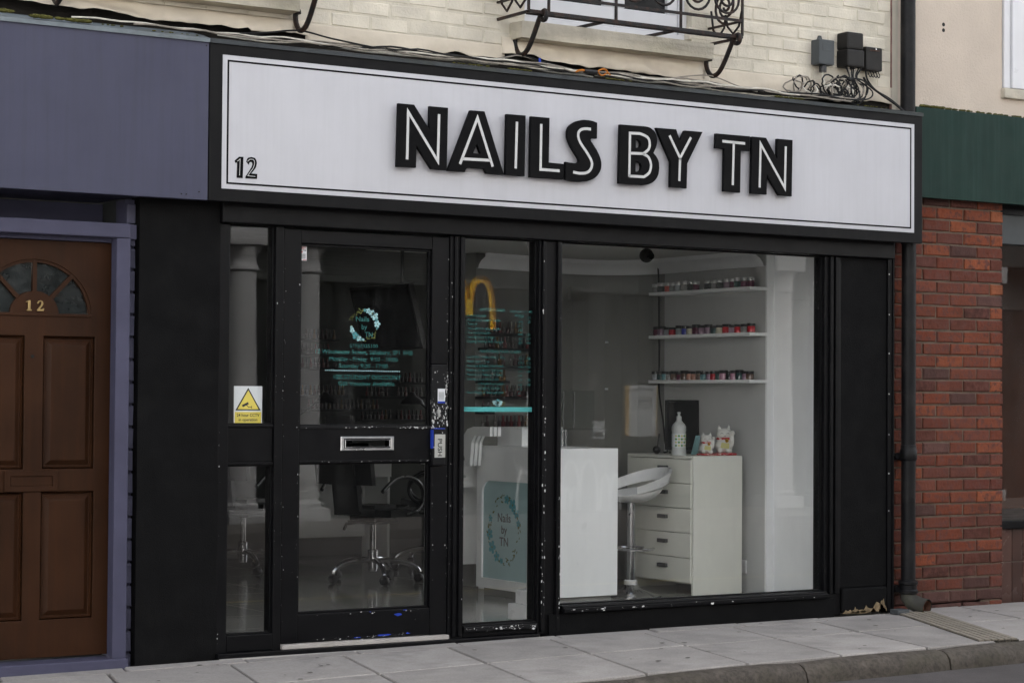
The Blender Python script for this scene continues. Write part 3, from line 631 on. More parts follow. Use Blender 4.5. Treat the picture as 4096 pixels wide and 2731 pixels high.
MB().box(-1.224, -.466, .1835, .26, 1.972, 2.03, .003).build('door_stop', 'purple_old', df)
MB().box(-1.60, -.412, .08, .26, -.045, .02, .006).build('threshold', 'purple_old', df)
MB().box(-4.0, -1.280, .14, .4, -.06, 2.18).build('side_panel', 'purple_old', df)
bd = thing('brown_door', 'brown panelled front door with fanlight and brass number 12', 'door', (-.85, .2, .03))
DX0, DX1, DZ0, DZ1 = -1.223, -.467, .032, 1.970; cx = -.845
fz = 1.624   # base line of the fan light
ax, az = .277, .255
def half(a, b, n=24): return [(cx+a*math.cos(math.pi*i/n), fz+b*math.sin(math.pi*i/n)) for i in range(n+1)]
def rect(a, b, c, d): return [(a, c), (b, c), (b, d), (a, d)]
pan = [rect(cx+.046, cx+.297, .906, 1.524), rect(cx-.297, cx-.046, .906, 1.524), rect(cx+.043, cx+.300, .207, .80), rect(cx-.300, cx-.043, .207, .80)]
MB().poly([rect(DX0, DX1, DZ0, DZ1), half(ax, az)]+pan, .205, .245, .002).build('leaf', 'brown', bd)
for (a, c), (b, _), (_, d), _ in [tuple(p) for p in pan]:
    vs = []; fs = []
    for (i, y) in ((0, .226), (.006, .214), (.012, .228), (.018, .228), (.04, .213), (.044, .2125)):
        vs += [(a+i, y, c+i), (b-i, y, c+i), (b-i, y, d-i), (a+i, y, d-i)]
    for k in range(5):
        for q in range(4): fs.append((k*4+q, k*4+(q+1) % 4, k*4+4+(q+1) % 4, k*4+4+q))
    fs.append((20, 21, 22, 23)); MB().add(vs, fs).build('raised_panel', 'brown', bd)
hub = half(.118, .108)
MB().poly([hub], .203, .226, .003).build('fan_hub', 'brown', bd)
for a0, a1 in ((R(3), R(45)), (R(50), R(87)), (R(93), R(130)), (R(135), R(177))):
    lp = [(cx+(ax+.004)*math.cos(a0+(a1-a0)*i/8), fz+(az+.004)*math.sin(a0+(a1-a0)*i/8)) for i in range(9)]+[(cx+.112*math.cos(a1+(a0-a1)*i/6), fz+.104*math.sin(a1+(a0-a1)*i/6)) for i in range(7)]
    MB().poly([lp], .228, .233).build('fan_pane', 'dusty_glass', bd)
for a in (R(47.5), R(90), R(132.5)):
    c_, s_ = math.cos(a), math.sin(a)
    MB().stroke([(cx+.112*c_, fz+.1*s_), (cx+(ax+.003)*c_, fz+(az+.003)*s_)], .019, .207, .232).build('glazing_bar', 'brown', bd)
MB().stroke(half(ax-.006, az-.006), .014, .2105, .23).build('fan_moulding', 'brown', bd); MB().box(cx-ax, cx+ax, .198, .228, fz-.008, fz+.006, .002).build('fan_sill', 'brown', bd)
MB().poly([rect(cx-.137, cx+.122, .802, .898), rect(cx-.108, cx+.095, .828, .873)], .196, .204, .002).build('letter_plate', 'brown', bd)
MB().box(cx-.106, cx+.093, .201, .206, .830, .871, .001).build('letter_flap', 'brown', bd)
MB().lathe([(.0, .203), (.006, .203), (.009, .2045)], (cx-.008, 0, 1.428), 12, 'Y').build('spyhole', 'ink', bd)
o1 = [(-.886, 1.639), (-.862, 1.639), (-.862, 1.644), (-.868, 1.647), (-.868, 1.688), (-.874, 1.688), (-.889, 1.682), (-.889, 1.678), (-.880, 1.679), (-.880, 1.647), (-.886, 1.644)]
MB().poly([o1], .194, .203, .001).build('number', 'brass', bd)
o2 = [(-.836, 1.639), (-.805, 1.639), (-.802, 1.652), (-.806, 1.652), (-.810, 1.648), (-.824, 1.648), (-.812, 1.662), (-.806, 1.673), (-.809, 1.684), (-.819, 1.689), (-.830, 1.686), (-.836, 1.677), (-.833, 1.673), (-.828, 1.675), (-.827, 1.681), (-.820, 1.684), (-.815, 1.678), (-.818, 1.667), (-.836, 1.645)]
MB().poly([o2], .194, .203, .001).build('number', 'brass', bd)

# ------------------------------------------------------------------ shop front timber
sf = thing('timber_shopfront', 'black painted timber shopfront frame with sidelight and tall panes', 'shop front', (2.1, .15, 0))
HZ = 2.088
def post(x0, x1, z0, z1, m='black', y0=.12, y1=.22, ch=.006, nm='post', par=None): return MB().box(x0, x1, y0, y1, z0, z1, ch).build(nm, m, par or sf)
post(.048, .107, .0, HZ); post(.352, .398, .0, HZ)
post(1.350, 1.443, .0, HZ, 'black_chip'); post(1.898, 2.045, .0, HZ, 'black', .115)
for a, b in ((1.912, 1.935), (2.006, 2.03)): post(a, b, .02, HZ-.003, 'black_chip', .098, .1148, .005, 'moulding')
for a, b in ((1.372, 1.39), (1.408, 1.424)): post(a, b, .02, HZ-.003, 'black_chip', .108, .1196, .004, 'moulding')
post(3.884, 4.010, .0, HZ); post(3.915, 3.938, .13, HZ-.003, 'black', .104, .1198, .005, 'moulding'); post(3.955, 3.985, .13, HZ-.003, 'black', .104, .1198, .005, 'moulding')
post(.048, 4.40, HZ+.001, 2.20, 'black', .085, .24, .006, 'head')
# sidelight rails, bottoms, sills
MB().box(.1075, .3515, .135, .205, .930, 1.098, .004).build('mid_panel', 'black', sf)
MB().box(.1075, .3515, .128, .22, 1.0985, 1.112, .003).build('rail', 'black_chip', sf); MB().box(.1075, .3515, .128, .22, .916, .9295, .003).build('rail', 'black', sf)
MB().box(.1075, .3515, .118, .22, .012, .093, .005).build('bottom_rail', 'black', sf)
MB().box(.048, 1.898, .085, .225, -.035, .011, .005).build('plinth_rail', 'black', sf)
MB().box(.399, 1.349, .100, .23, .0115, .034, .003).build('threshold', 'step', sf)
MB().box(.05, 1.96, .060, .0845, -.06, -.012, .005).build('step_edge', 'step', sf)
MB().box(1.4435, 1.8975, .118, .22, .012, .075, .005).build('bottom_rail', 'black_chip', sf)
MB().box(1.4435, 1.8975, .104, .1178, .04, .066, .004).build('sill', 'black_chip_more', sf)
MB().box(2.0455, 3.8835, .090, .22, .108, .150, .008).build('sill', 'black_chip', sf)
MB().box(2.0455, 3.8835, .076, .0895, .112, .137, .005).build('sill_nosing', 'black_chip', sf)
st = MB(); bm = bmesh.new(); bmesh.ops.create_cube(bm, size=1); bmesh.ops.subdivide_edges(bm, edges=bm.edges[:], cuts=14, use_grid_fill=True)
for q in bm.verts:
    q.co = Vector((2.955+q.co.x*1.98, .155+q.co.y*.11, .033+q.co.z*.148)); q.co += mnoise.noise_vector(q.co*8)*.004
st.bm(bm).build('stallriser', 'black_render', sf)
# glazing beads round each opening
def beads(x0, x1, z0, z1, par, y=.142, w_=.012):
    b = MB(); b.box(x0, x0+w_, y, .1645, z0, z1, .003); b.box(x1-w_, x1, y, .1645, z0, z1, .003); b.box(x0+w_, x1-w_, y, .1645, z0, z0+w_, .003); b.box(x0+w_, x1-w_, y, .1645, z1-w_, z1, .003)
    return b.build('glazing_bead', 'black', par)
panes = {}
for nm, x0, x1, z0, z1 in (('side_up', .107, .352, 1.112, HZ), ('side_low', .107, .352, .093, .916), ('narrow', 1.443, 1.898, .075, HZ), ('big', 2.045, 3.884, .150, HZ)):
    beads(x0-.004, x1+.004, z0-.004, z1+.004, sf)
    panes[nm] = MB().box(x0+.002, x1-.002, .165, .171, z0+.002, z1-.002).build('pane', 'glass', sf)
# black boarded end panel with trims
ep = thing('end_panel', 'black boarded end panel between the big window and the drainpipe', 'panel', (4.2, .15, 0))
MB().box(4.012, 4.372, .128, .2, .16, 2.16, .003).build('board', 'black_render', ep)
MB().box(4.013, 4.36, .105, .2, .015, .158, .012).build('plinth', 'black_render', ep)
pb = MB(); rq = random.Random(8)
for x, zt, w_, h in ((4.06, .012, .09, .025), (4.11, .01, .07, .04), (4.21, .012, .12, .04), (4.29, .012, .12, .06), (4.325, .012, .06, .075), (4.16, .008, .10, .025)):
    lp = [(x-w_/2+w_*i/8, zt) for i in range(9)]+[(x+w_/2-w_*i/8, zt+h*math.sin(math.pi*(i+.5)/9)*rq.uniform(.5, 1.1)) for i in range(9)]; pb.poly([lp], .1035, .1052)
pb.build('bare_patch', 'plaster_bare', ep)
for a, b, y in ((4.373, 4.393, .118), (4.395, 4.412, .125), (4.414, 4.428, .12)): MB().box(a, b, y, .21, .0, 2.14, .003).build('trim', 'black', ep)
for z in (2.0, 1.76, 1.53, 1.29, 1.05, .82, .60): MB().lathe([(.0, .1165), (.0045, .1165), (.0055, .119)], (4.3825, 0, z), 8, 'Y').build('screw', 'steel', ep)
MB().box(4.429, 4.447, .15, .21, .02, 2.1, .004).build('fillet', 'orange_strip', ep)
tag(MB().box(4.33, 4.42, -.02, .05, .0, .03, .006).build('cable_shoe', 'box_grey'), 'small grey block on the pavement at the foot of the black trim', 'block')

def chips(par, edges, n, y, m='inline_white', smax=.012, seed=1):
    rr = random.Random(seed); mb = MB()
    for _ in range(n):
        (x0, z0, x1, z1), wd = rr.choice(edges); t = rr.random(); L_ = math.hypot(x1-x0, z1-z0); ux, uz = (x1-x0)/L_, (z1-z0)/L_
        cx_ = x0+(x1-x0)*t+rr.gauss(0, wd)*abs(uz); cz_ = z0+(z1-z0)*t+rr.gauss(0, wd)*abs(ux); a = .55*smax*rr.random()**3+.0011; b = a*rr.uniform(.25, .6); k = 9; P = []
        for i in range(k):
            an = 2*math.pi*i/k; q = rr.uniform(.55, 1.15); u, v = a*q*math.cos(an), b*q*math.sin(an); P.append((cx_+u*ux-v*uz, y-.0008-rr.random()*.0003, cz_+u*uz+v*ux))
        yy = P[0][1]; mb.add([(p[0], yy, p[2]) for p in P], [tuple(range(k))])
    return tag(mb.build('paint_chips', m, par), kind='stuff')
# ------------------------------------------------------------------ shop door
sdr = thing('shop_door', 'black glazed shop door with letter plate and PUSH plate', 'door', (.87, .15, .036))
X0, X1 = .400, 1.347
MB().box(X0, .493, .125, .185, .037, 2.080, .005).build('hinge_stile', 'black_chip', sdr)
MB().box(1.246, X1, .125, .185, .037, .90, .005).build('lock_stile', 'black_chip', sdr); MB().box(1.246, X1, .125, .185, .9005, 1.42, .004).build('lock_stile', 'black_chip_more', sdr); MB().box(1.246, X1, .125, .185, 1.4205, 2.080, .005).build('lock_stile', 'black_chip', sdr)
MB().box(.4935, 1.2455, .127, .183, 2.010, 2.078, .004).build('top_rail', 'black', sdr)
MB().poly([rect(.4935, 1.2455, .925, 1.101), rect(.742, 1.008, .993, 1.042)], .127, .183, .002).build('mid_rail', 'black', sdr)
MB().box(.4935, 1.2455, .121, .127, 1.093, 1.1045, .002).build('bead', 'black_chip_more', sdr)
MB().box(.4935, 1.2455, .123, .1268, .9215, .933, .002).build('bead', 'black_chip', sdr)
MB().box(.4935, 1.2455, .127, .183, .039, .176, .004).build('bottom_rail', 'black_chip', sdr)
bp_ = MB()
for x, z, w_, h in ((1.06, .15, .045, .016), (.98, .05, .11, .010), (1.12, .052, .03, .007), (.83, .046, .05, .006), (1.10, .171, .03, .006), (.9, .171, .012, .004)):
    n = 12; lp = [(x+w_/2*math.cos(2*math.pi*k/n)*random.uniform(.6, 1.1), z+h/2*math.sin(2*math.pi*k/n)*random.uniform(.6, 1.1)) for k in range(n)]; bp_.poly([lp], .1262, .1272)
bp_.build('paint_chip', 'blue_paint', sdr)
for z0, z1 in ((1.105, 2.006), (.18, .921)):
    beads(.4935, 1.2455, z0-.004, z1+.004, sdr)
    p = MB().box(.496, 1.243, .165, .171, z0, z1).build('pane', 'glass', sdr)
    if z0 > 1: panes['door'] = p
# letter plate
MB().poly([rect(.722, 1.027, .982, 1.052), rect(.742, 1.008, .994, 1.041)], .1195, .127, .003).build('letter_plate', 'steel', sdr)
MB().poly([rect(.745, 1.005, .997, 1.038), rect(.750, 1.000, 1.002, 1.033)], .1175, .14, .001).build('letter_plate_lip', 'chrome', sdr)
# lock, stickers, push plate
MB().box(1.243, 1.321, .102, .1249, .902, 1.093, .008).build('handle_block', 'black_chip_more', sdr)
hb = MB(); hb.box(1.2425, 1.2465, .1005, .1249, .99, 1.085); hb.box(1.25, 1.316, .1005, .1249, 1.0895, 1.0935); hb.build('handle_edge', 'blue_paint', sdr)
pp = MB().box(1.254, 1.316, .0985, .1018, .943, 1.062, .001).build('push_plate', 'push', sdr)
MB().text('PUSH', .036, 1.272, .0983, 1.041, 'LEFT', .088, R(-90)).build('lettering', 'ink', pp)
MB().poly([[(1.290+.011*math.cos(R(-60+300*i/14)), 1.180+.011*math.sin(R(-60+300*i/14))) for i in range(15)]+[(1.287, 1.15), (1.295, 1.15)][::1]], .1185, .1249).build('lock_cylinder', 'steel', sdr)
sk = MB().box(1.284, 1.327, .1235, .1248, 1.222, 1.296).build('sticker', 'sticker', sdr)
tx = MB(); [tx.box(1.289, 1.321, .1232, .1236, z, z+.0025) for z in (1.275, 1.269, 1.263, 1.257, 1.251, 1.245, 1.239)]; tx.build('print', 'handle', sk)
MB().box(1.284, 1.327, .1231, .1236, 1.222, 1.232).build('print', 'blue_paint', sk)
js = MB().box(.4965, .543, .1632, .1645, 1.927, 2.0).build('sticker', 'sticker', sdr)
t_ = MB().text('JUST', .018, .52, .1631, 1.983, 'CENTER', .038); t_.box(.505, .52, .1628, .1631, 1.965, 1.973); t_.box(.52, .541, .1628, .1631, 1.929, 1.932); t_.build('print', 'red', js)
t_ = MB().text('SHUTTER', .010, .52, .1631, 1.974, 'CENTER', .04); [t_.box(.503, .537, .1628, .1631, z, z+.0022) for z in (1.957, 1.952, 1.947, 1.942, 1.937)]; t_.build('print', 'ink', js)
# vinyl on the door glass
YV = .1718
def flower(mb1, mb2, x, z, r, y, rot=0, n=5):
    for k in range(n):
        a = rot+2*math.pi*k/n; c_, s_ = math.cos(a), math.sin(a); P = []
        for u, v in ((0, 0), (.45, .32), (.85, .30), (1, 0), (.85, -.30), (.45, -.32)): P.append((x+r*(u*c_-v*s_), y, z+r*(u*s_+v*c_)))
        mb1.add(P, [tuple(range(6))])
    mb2.disc(x, z, r*.16, y-.0006, 8)
def leaf(mb, x, z, r, a, y):
    c_, s_ = math.cos(a), math.sin(a); mb.add([(x+r*(u*c_-v*s_), y, z+r*(u*s_+v*c_)) for u, v in ((0, 0), (.4, .2), (1, 0), (.4, -.2))], [(0, 1, 2, 3)])
def wreath(par, cx_, cz, r, y, k=1., rr=3):
    rnd = random.Random(rr); pet = MB(); pet2 = MB(); cen = MB(); lf = MB()
    for i in range(72):
        a = rnd.uniform(0, 2*math.pi); q = r*rnd.uniform(.88, 1.12); leaf(lf, cx_+q*math.cos(a)*k, cz+q*math.sin(a), r*rnd.uniform(.14, .24), a+R(rnd.uniform(40, 130)), y+.0004)
    for a, s_, w_ in ((72, .20, 0), (50, .10, 1), (38, .30, 0), (22, .12, 1), (5, .26, 0), (-12, .09, 1), (55, .24, 0), (88, .12, 1), (190, .11, 0), (203, .2, 0), (215, .12, 1), (228, .27, 1), (245, .22, 0), (258, .11, 1), (266, .1, 0)):
        a = R(a); flower(pet2 if w_ else pet, cen, cx_+r*math.cos(a)*k, cz+r*math.sin(a), r*s_, y, a)
    pet.build('petals', 'petal', par); pet2.build('petals', 'petal2', par); cen.build('flower_centres', 'leaf_print', par); lf.build('leaves', 'leaf_print', par)
wreath(panes['door'], .877, 1.615, .075, YV, 1.0)
tx = MB()
for s_, xa, xb, z, sz in (('Nails', .826, .902, 1.633, .036), ('by', .860, .892, 1.594, .034), ('TN', .880, .925, 1.555, .036), ('01722335100', .793, .955, 1.500, .026), ('12 Winchester Street, Salisbury, SP1 1HB', .594, 1.154, 1.467, .031),
                          ('Monday - Friday  9:30 - 19:00', .677, 1.070, 1.432, .031), ('Saturday 9:30 - 17:00', .732, 1.014, 1.397, .031), ('10% STUDENT DISCOUNT', .698, 1.086, 1.340, .031), ('Gift Voucher Available', .730, 1.053, 1.308, .031)):
    tx.text(s_, sz, xa, YV, z, 'LEFT', xb-xa)
tx.build('lettering', 'teal', panes['door'])
dt = MB()
for k in range(41): dt.disc(.660+k*(1.084-.660)/40, 1.3835-k*.00003, .0034, YV, 8)
dt.build('dotted_line', 'petal', panes['door'])
# price list on the narrow pane
tx = MB()
menu = [('- Acrylic & polish', 1.675, '£30', '£25'), ('- Acrylic & gel polish - Shellac', 1.652, '£40', '£30'), ('- Take-off', 1.630, '£12', ''), ('- Take-off & Re-done Acrylic', 1.607, '£35', ''), ('- Toe Nail Extension', 1.585, '£35', '£25'),
        ('- Two Big Toes & Polish', 1.562, '£20', '£17'), ('- Dipping Powder-SNS-Nexgen', 1.540, '£40', '£30'), ('- Gel Polish - Shellac Nails / Toes', 1.458, '£22 /', '£25'), ('- Polish Nails / Toes', 1.435, '£10 /', '£12'),
        ('- Manicure & Polish / Gel Polish', 1.412, '£18 /', '£30'), ('- Pedicure & Polish / Gel Polish', 1.389, '£30 /', '£40'), ('- Manicure & Pedicure & Polish', 1.366, '£45', ''), ('- Overlay: § Acrylic & polish', 1.343, '£30', '£22'),
        ('                § Acrylic & gel polish', 1.319, '£40', '£30'), ('                § Dipping Powder', 1.296, '£32', ''), ('- Hand Design & Diamond from', 1.273, '£5', '')]
for s_, z, p1, p2 in menu:
    tx.text(s_, .0185, 1.476, YV, z); tx.text(p1, .0175, 1.805, YV, z-.003)
    if p2: tx.text(p2, .0175, 1.856, YV, z-.003)
tx.text('EXTENSIONS', .022, 1.565, YV, 1.705, 'LEFT', .153); tx.text('Full set / In-fill', .018, 1.752, YV, 1.703, 'LEFT', .135); tx.text('All from', .018, 1.780, YV, 1.683); tx.text('NATURAL NAIL CARE', .022, 1.566, YV, 1.488, 'LEFT', .25)
tx.build('lettering', 'teal', panes['narrow'])
MB().box(1.447, 1.894, YV, YV+.0008, 1.178, 1.203).build('band', 'teal_band', panes['narrow'])
pet = MB(); pet2 = MB(); cen = MB(); lf = MB()
for x, z, r_, w_ in ((1.663, 1.226, .014, 0), (1.678, 1.234, .013, 1), (1.688, 1.222, .017, 0), (1.676, 1.219, .013, 1), (1.702, 1.228, .008, 0), (1.652, 1.230, .007, 0)): flower(pet2 if w_ else pet, cen, x, z, r_, YV, x*40)
for k in range(24): leaf(lf, 1.678+random.uniform(-.045, .045), 1.222+random.uniform(-.008, .006), .012, random.uniform(0, 6), YV+.0004)
pet.build('petals', 'petal', panes['narrow']); pet2.build('petals', 'petal2', panes['narrow']); cen.build('flower_centres', 'leaf_print', panes['narrow']); lf.build('leaves', 'leaf_print', panes['narrow'])
# CCTV notice
cs = MB().box(.158, .310, YV, YV+.001, 1.113, 1.300)
cs = cs.build('notice_sticker', 'sticker'); tag(cs, 'white and yellow 24 hour CCTV warning sticker in the sidelight', 'sticker')
y_ = YV-.0008
MB().poly([[(.166, 1.181), (.302, 1.181), (.234, 1.292)]], y_, y_+.0006).build('warning_triangle', 'ink', cs)
MB().poly([[(.177, 1.187), (.291, 1.187), (.234, 1.280)]], y_-.0006, y_-.0001).build('warning_triangle', 'sign_yellow', cs)
ic = MB().poly([[(.200, 1.207), (.232, 1.222), (.237, 1.212), (.205, 1.197)]], y_-.0014, y_-.0008); ic.stroke([(.225, 1.208), (.235, 1.197), (.252, 1.197)], .003, y_-.0014, y_-.0008); ic.stroke([(.252, 1.191), (.252, 1.203)], .003, y_-.0014, y_-.0008)
ic.build('camera_symbol', 'ink', cs)
yb_ = MB().box(.163, .305, y_, y_+.0006, 1.119, 1.174).build('text_box', 'sign_yellow', cs)
t_ = MB().text('24 hour CCTV', .021, .234, y_-.0005, 1.151, 'CENTER', .122); t_.text('in operation', .021, .234, y_-.0005, 1.129, 'CENTER', .10); t_.build('lettering', 'ink', cs)

# flaked paint showing the white undercoat along edges and round the lock
chips(sdr, [((1.335, 1.08, 1.335, 1.40), .008), ((1.262, 1.06, 1.262, 1.22), .007), ((1.30, 1.10, 1.30, 1.25), .016)], 170, .125, smax=.017, seed=3)
chips(sdr, [((1.258, .10, 1.258, .9), .003), ((1.340, .1, 1.340, .9), .003), ((.405, .06, .405, 2.0), .003), ((.485, .2, .485, 1.9), .003), ((1.340, 1.3, 1.340, 2.0), .003)], 70, .125, smax=.008, seed=4)
chips(sdr, [((.75, 1.098, 1.243, 1.098), .003), ((1.05, 1.098, 1.243, 1.098), .003)], 60, .121, smax=.012, seed=5)
chips(sdr, [((.55, .928, 1.24, .928), .002)], 16, .123, smax=.008, seed=6)
chips(sdr, [((.55, .045, 1.24, .045), .004), ((.85, .045, 1.1, .045), .004), ((.6, .168, 1.2, .168), .003)], 50, .127, smax=.012, seed=7)
chips(sf, [((1.93, .05, 1.93, 1.3), .003), ((2.025, .05, 2.025, .8), .004), ((1.915, .1, 1.915, 2.0), .002)], 90, .098, smax=.016, seed=8)
chips(sf, [((1.36, .05, 1.36, 2.0), .003), ((1.438, .05, 1.438, 1.2), .003)], 40, .12, smax=.010, seed=9)
chips(sf, [((1.45, .052, 1.89, .052), .005)], 40, .104, smax=.02, seed=10)
chips(sf, [((2.06, .124, 3.1, .124), .004), ((2.06, .124, 3.85, .124), .004)], 34, .076, smax=.022, seed=11)
chips(sf, [((.06, .05, .06, 1.1), .004), ((.395, .1, .395, 1.9), .003), ((.36, .1, .36, 1.9), .003)], 34, .12, smax=.008, seed=12)

# ------------------------------------------------------------------ red brick pier
bp = thing('brick_pier', 'red brick pier to the right of the drainpipe', 'pier', (4.92, .18, 0))
MB().box(4.449, 5.372, .190, .5, -.05, 2.56).build('mortar_backing', 'mortar', bp)
S_ = [brick_mesh('stretcher', .215, .065, .06, 100+k, .006, .003) for k in range(6)]; H_ = [brick_mesh('header', .1025, .065, .06, 120+k, .006, .003) for k in range(4)]
for me in S_+H_: me.materials.append(M['brick'])
HO = [brick_mesh('header', .1025, .065, .06, 130+k, .006, .003) for k in range(3)]
for me in HO: me.materials.append(M['brick_orange'])
SD = [brick_mesh('stretcher', .215, .065, .06, 140+k, .008, .004) for k in range(3)]
for me in SD: me.materials.append(M['brick_dark'])
CUT = {}
def cutmesh(L, m='brick'):
    k = (round(L, 3), m)
    if k not in CUT: CUT[k] = brick_mesh('cut_brick', L, .065, .06, 200+len(CUT), .006, .003); CUT[k].materials.append(M[m])
    return CUT[k]
Xe = 5.3828
zk0 = 2.1283
for k in range(-5, 30):
    zb = zk0-.075*k-.070
    if zb < -.06: continue
    yj = lambda: .18+random.uniform(-.003, .003)
    even = k % 2 == 0
    x = Xe
    if even:
        x -= .1025; put_brick(HO[random.randrange(3)] if random.random() < .4 else H_[random.randrange(4)], bp, x, yj(), zb); x -= .010
    while x-.215 > 4.455:
        x -= .215; dark = random.random() < .07 or k > 26
        put_brick(SD[random.randrange(3)] if dark else S_[random.randrange(6)], bp, x+random.uniform(-.001, .001), yj(), zb); x -= .010
    rem = x-4.452
    if rem > .03: put_brick(cutmesh(rem-.002), bp, 4.452, yj(), zb)
# ------------------------------------------------------------------ drainpipe
dp = thing('drainpipe', 'black cast iron drainpipe with a mossy shoe in front of the brick pier', 'drainpipe', (4.525, .08, 0))
MB().lathe([(.043, .155), (.043, 2.185)], (4.522, .10, 0), 20).build('pipe', 'pipe', dp)
MB().lathe([(.045, 2.945), (.045, 5.2)], (4.530, .12, 0), 20).build('pipe', 'pipe', dp)
MB().lathe([(.044, 2.184), (.044, 2.946)], (4.526, .11, 0), 20).build('pipe', 'pipe', dp)
MB().lathe([(.045, .895), (.050, .905), (.052, .955), (.047, .962), (.047, .985), (.043, .99)], (4.522, .10, 0), 20).build('socket', 'pipe', dp)
for z in (.92, .135):
    c = MB(); c.box(4.44, 4.60, .135, .178, z-.022, z+.022, .006); c.lathe([(.0, .12), (.016, .12), (.018, .134)], (4.455, 0, z), 10, 'Y'); c.build('bracket', 'pipe', dp)
MB().lathe([(.046, .105), (.058, .112), (.058, .128), (.052, .135), (.052, .16), (.058, .165), (.058, .18), (.045, .19)], (4.522, .10, 0), 20).build('collar', 'pipe', dp)
sh = MB(); P = [(4.522, .10, .115), (4.522, .098, .085), (4.530, .075, .06), (4.548, .03, .042), (4.562, -.02, .034)]
sh.tube(P, [.047, .047, .048, .048, .049], 18, caps=False); sh.build('shoe', 'pipe_moss', dp)
MB().tube([P[3], P[4]], [.039, .040], 18, caps=False).build('shoe_bore', 'rust', dp)
mb = MB().tube([(4.545, .04, .045), (4.547, .036, .044)], [.041, .041], 16); mb.build('shoe_bore', 'rust', dp)
# ------------------------------------------------------------------ neighbour on the right: rendered wall, window corner, shop window
struct('building_mass', MB().box(4.60, 12, .46, 6.5, 2.62, 8.1).box(-6, 4.4, .46, 6.5, 2.45, 4.59), 'int_dark')
struct('side_shop_shell', MB().box(5.1, 9.2, 2.72, 2.8, 0, 2.62).box(5.11, 5.3, .46, 2.72, 0, 2.62), 'int_dark')
rw = thing('rendered_wall', 'pinkish cream rendered wall above the green fascia', 'wall', (5.5, .2, 3))
MB().box(4.521, 5.40, .205, .45, 2.95, 8.2).build('render', 'pink_render', rw); MB().box(5.40, 6.6, .205, .45, 2.95, 3.19).build('render', 'pink_render', rw); MB().box(6.6, 12, .205, .45, 2.95, 8.2).build('render', 'pink_render', rw)
MB().box(4.472, 4.520, .196, .44, 2.95, 8.0, .004).build('corner_strip', 'cream_plain', rw); MB().box(4.4655, 4.4715, .194, .44, 2.99, 8.0, .001).build('dark_fillet', 'orange_strip', rw)
hl = MB()
for z in (3.552, 3.517): hl.lathe([(.0, .2035), (.011, .2035), (.013, .2055)], (4.902, 0, z), 10, 'Y')
hl.build('drill_hole', 'ink', rw)
rwn = thing('side_window', 'flaking white painted window frame at the top right corner', 'window', (6, .2, 3.2))
MB().box(5.405, 5.46, .19, .30, 3.205, 4.8, .006).build('jamb', 'upvc', rwn); MB().box(5.463, 5.60, .175, .30, 3.205, 4.8, .006).build('jamb', 'upvc', rwn); MB().box(5.60, 6.6, .27, .30, 3.205, 4.8).build('pane', 'dark_window', rwn)
MB().box(5.39, 6.6, .17, .33, 3.14, 3.203, .01).build('sill', 'stone', rwn)
sw = thing('side_shop_window', 'dark shop window at the right edge beyond the brick pier', 'window', (6, .26, .5))
MB().box(5.373, 9, .245, .33, .455, .507, .006).build('sill', 'black', sw); MB().box(5.373, 9, .25, .35, 2.237, 2.42, .004).build('transom_panel', 'box_grey', sw)
MB().box(5.374, 5.398, .27, .34, .507, 2.237, .003).build('jamb', 'black', sw); MB().box(5.373, 9, .24, .36, 2.42, 2.56, .004).build('head', 'black', sw)
MB().box(5.398, 9, .30, .306, .507, 2.237).build('pane', 'glass', sw)
tr = thing('tiled_riser', 'brown glazed tile stall riser at the right edge under the dark window', 'tiles', (6, .28, 0))
MB().box(5.374, 9, .287, .4, -.03, .455).build('grout_backing', 'grout', tr)
x = 5.376; c_ = 0
while x < 6.6:
    for z0, z1 in ((-.02, .246), (.250, .452)): MB().box(x, x+.092, .279, .30, z0, z1, .003).build('tile', 'tile', tr)
    x += .096
ro = MB().box(5.45, 8.5, 2.6, 2.65, .4, 2.6); tag(ro.build('orange_wall_panel', 'orange_int'), 'orange brown wall panel inside the shop window at the right edge', 'panel')
tag(MB().box(5.35, 9, .45, 2.7, .35, .42).build('window_bed', 'plastic_black'), 'dark window shelf inside the right hand shop window', 'shelf')

# ------------------------------------------------------------------ junction boxes and cables
jb = thing('junction_box', 'grey junction box on the cream bricks, leftmost of the three boxes', 'box', (3.9, .16, 3.2))
MB().box(3.84, 3.958, .125, .199, 3.205, 3.352, .008).build('lid', 'box_grey', jb); MB().box(3.868, 3.934, .1235, .126, 3.285, 3.33, .001).build('label_recess', 'box_grey', jb)
MB().poly([[(3.88, 3.35), (3.92, 3.35), (3.908, 3.383), (3.892, 3.383)]], .185, .198).build('lug', 'box_grey', jb); MB().lathe([(.022, 3.165), (.024, 3.19), (.02, 3.206)], (3.898, .16, 0), 12).build('gland', 'plastic_black', jb)
jb = thing('junction_box', 'tall black junction box between the grey box and the small black box', 'box', (4.1, .15, 3.2))
MB().box(4.035, 4.168, .10, .199, 3.207, 3.31, .01).build('lower_cover', 'box_black', jb); MB().box(4.037, 4.165, .104, .199, 3.3105, 3.412, .012).build('upper_cover', 'box_black', jb)
jb = thing('junction_box', 'small black junction box nearest the drainpipe', 'box', (4.28, .16, 3.2))
MB().box(4.215, 4.345, .14, .199, 3.205, 3.345, .009).build('lid', 'box_black', jb); MB().lathe([(.0, .1275), (.005, .1275), (.006, .13)], (4.285, 0, 3.332), 8, 'Y').build('screw', 'steel', jb)
MB().text('KEYPRINT', .013, 4.236, .1295, 3.318, 'LEFT', .08).build('faded_lettering', 'rust', jb)
def wob(x, k, a=.012): return a*mnoise.noise(Vector((x*2.3, k*7.7, 1.)))+a*.5*mnoise.noise(Vector((x*7, k*3.3, 5.)))
def top_z(y): return 2.965+max(0, y)*.2
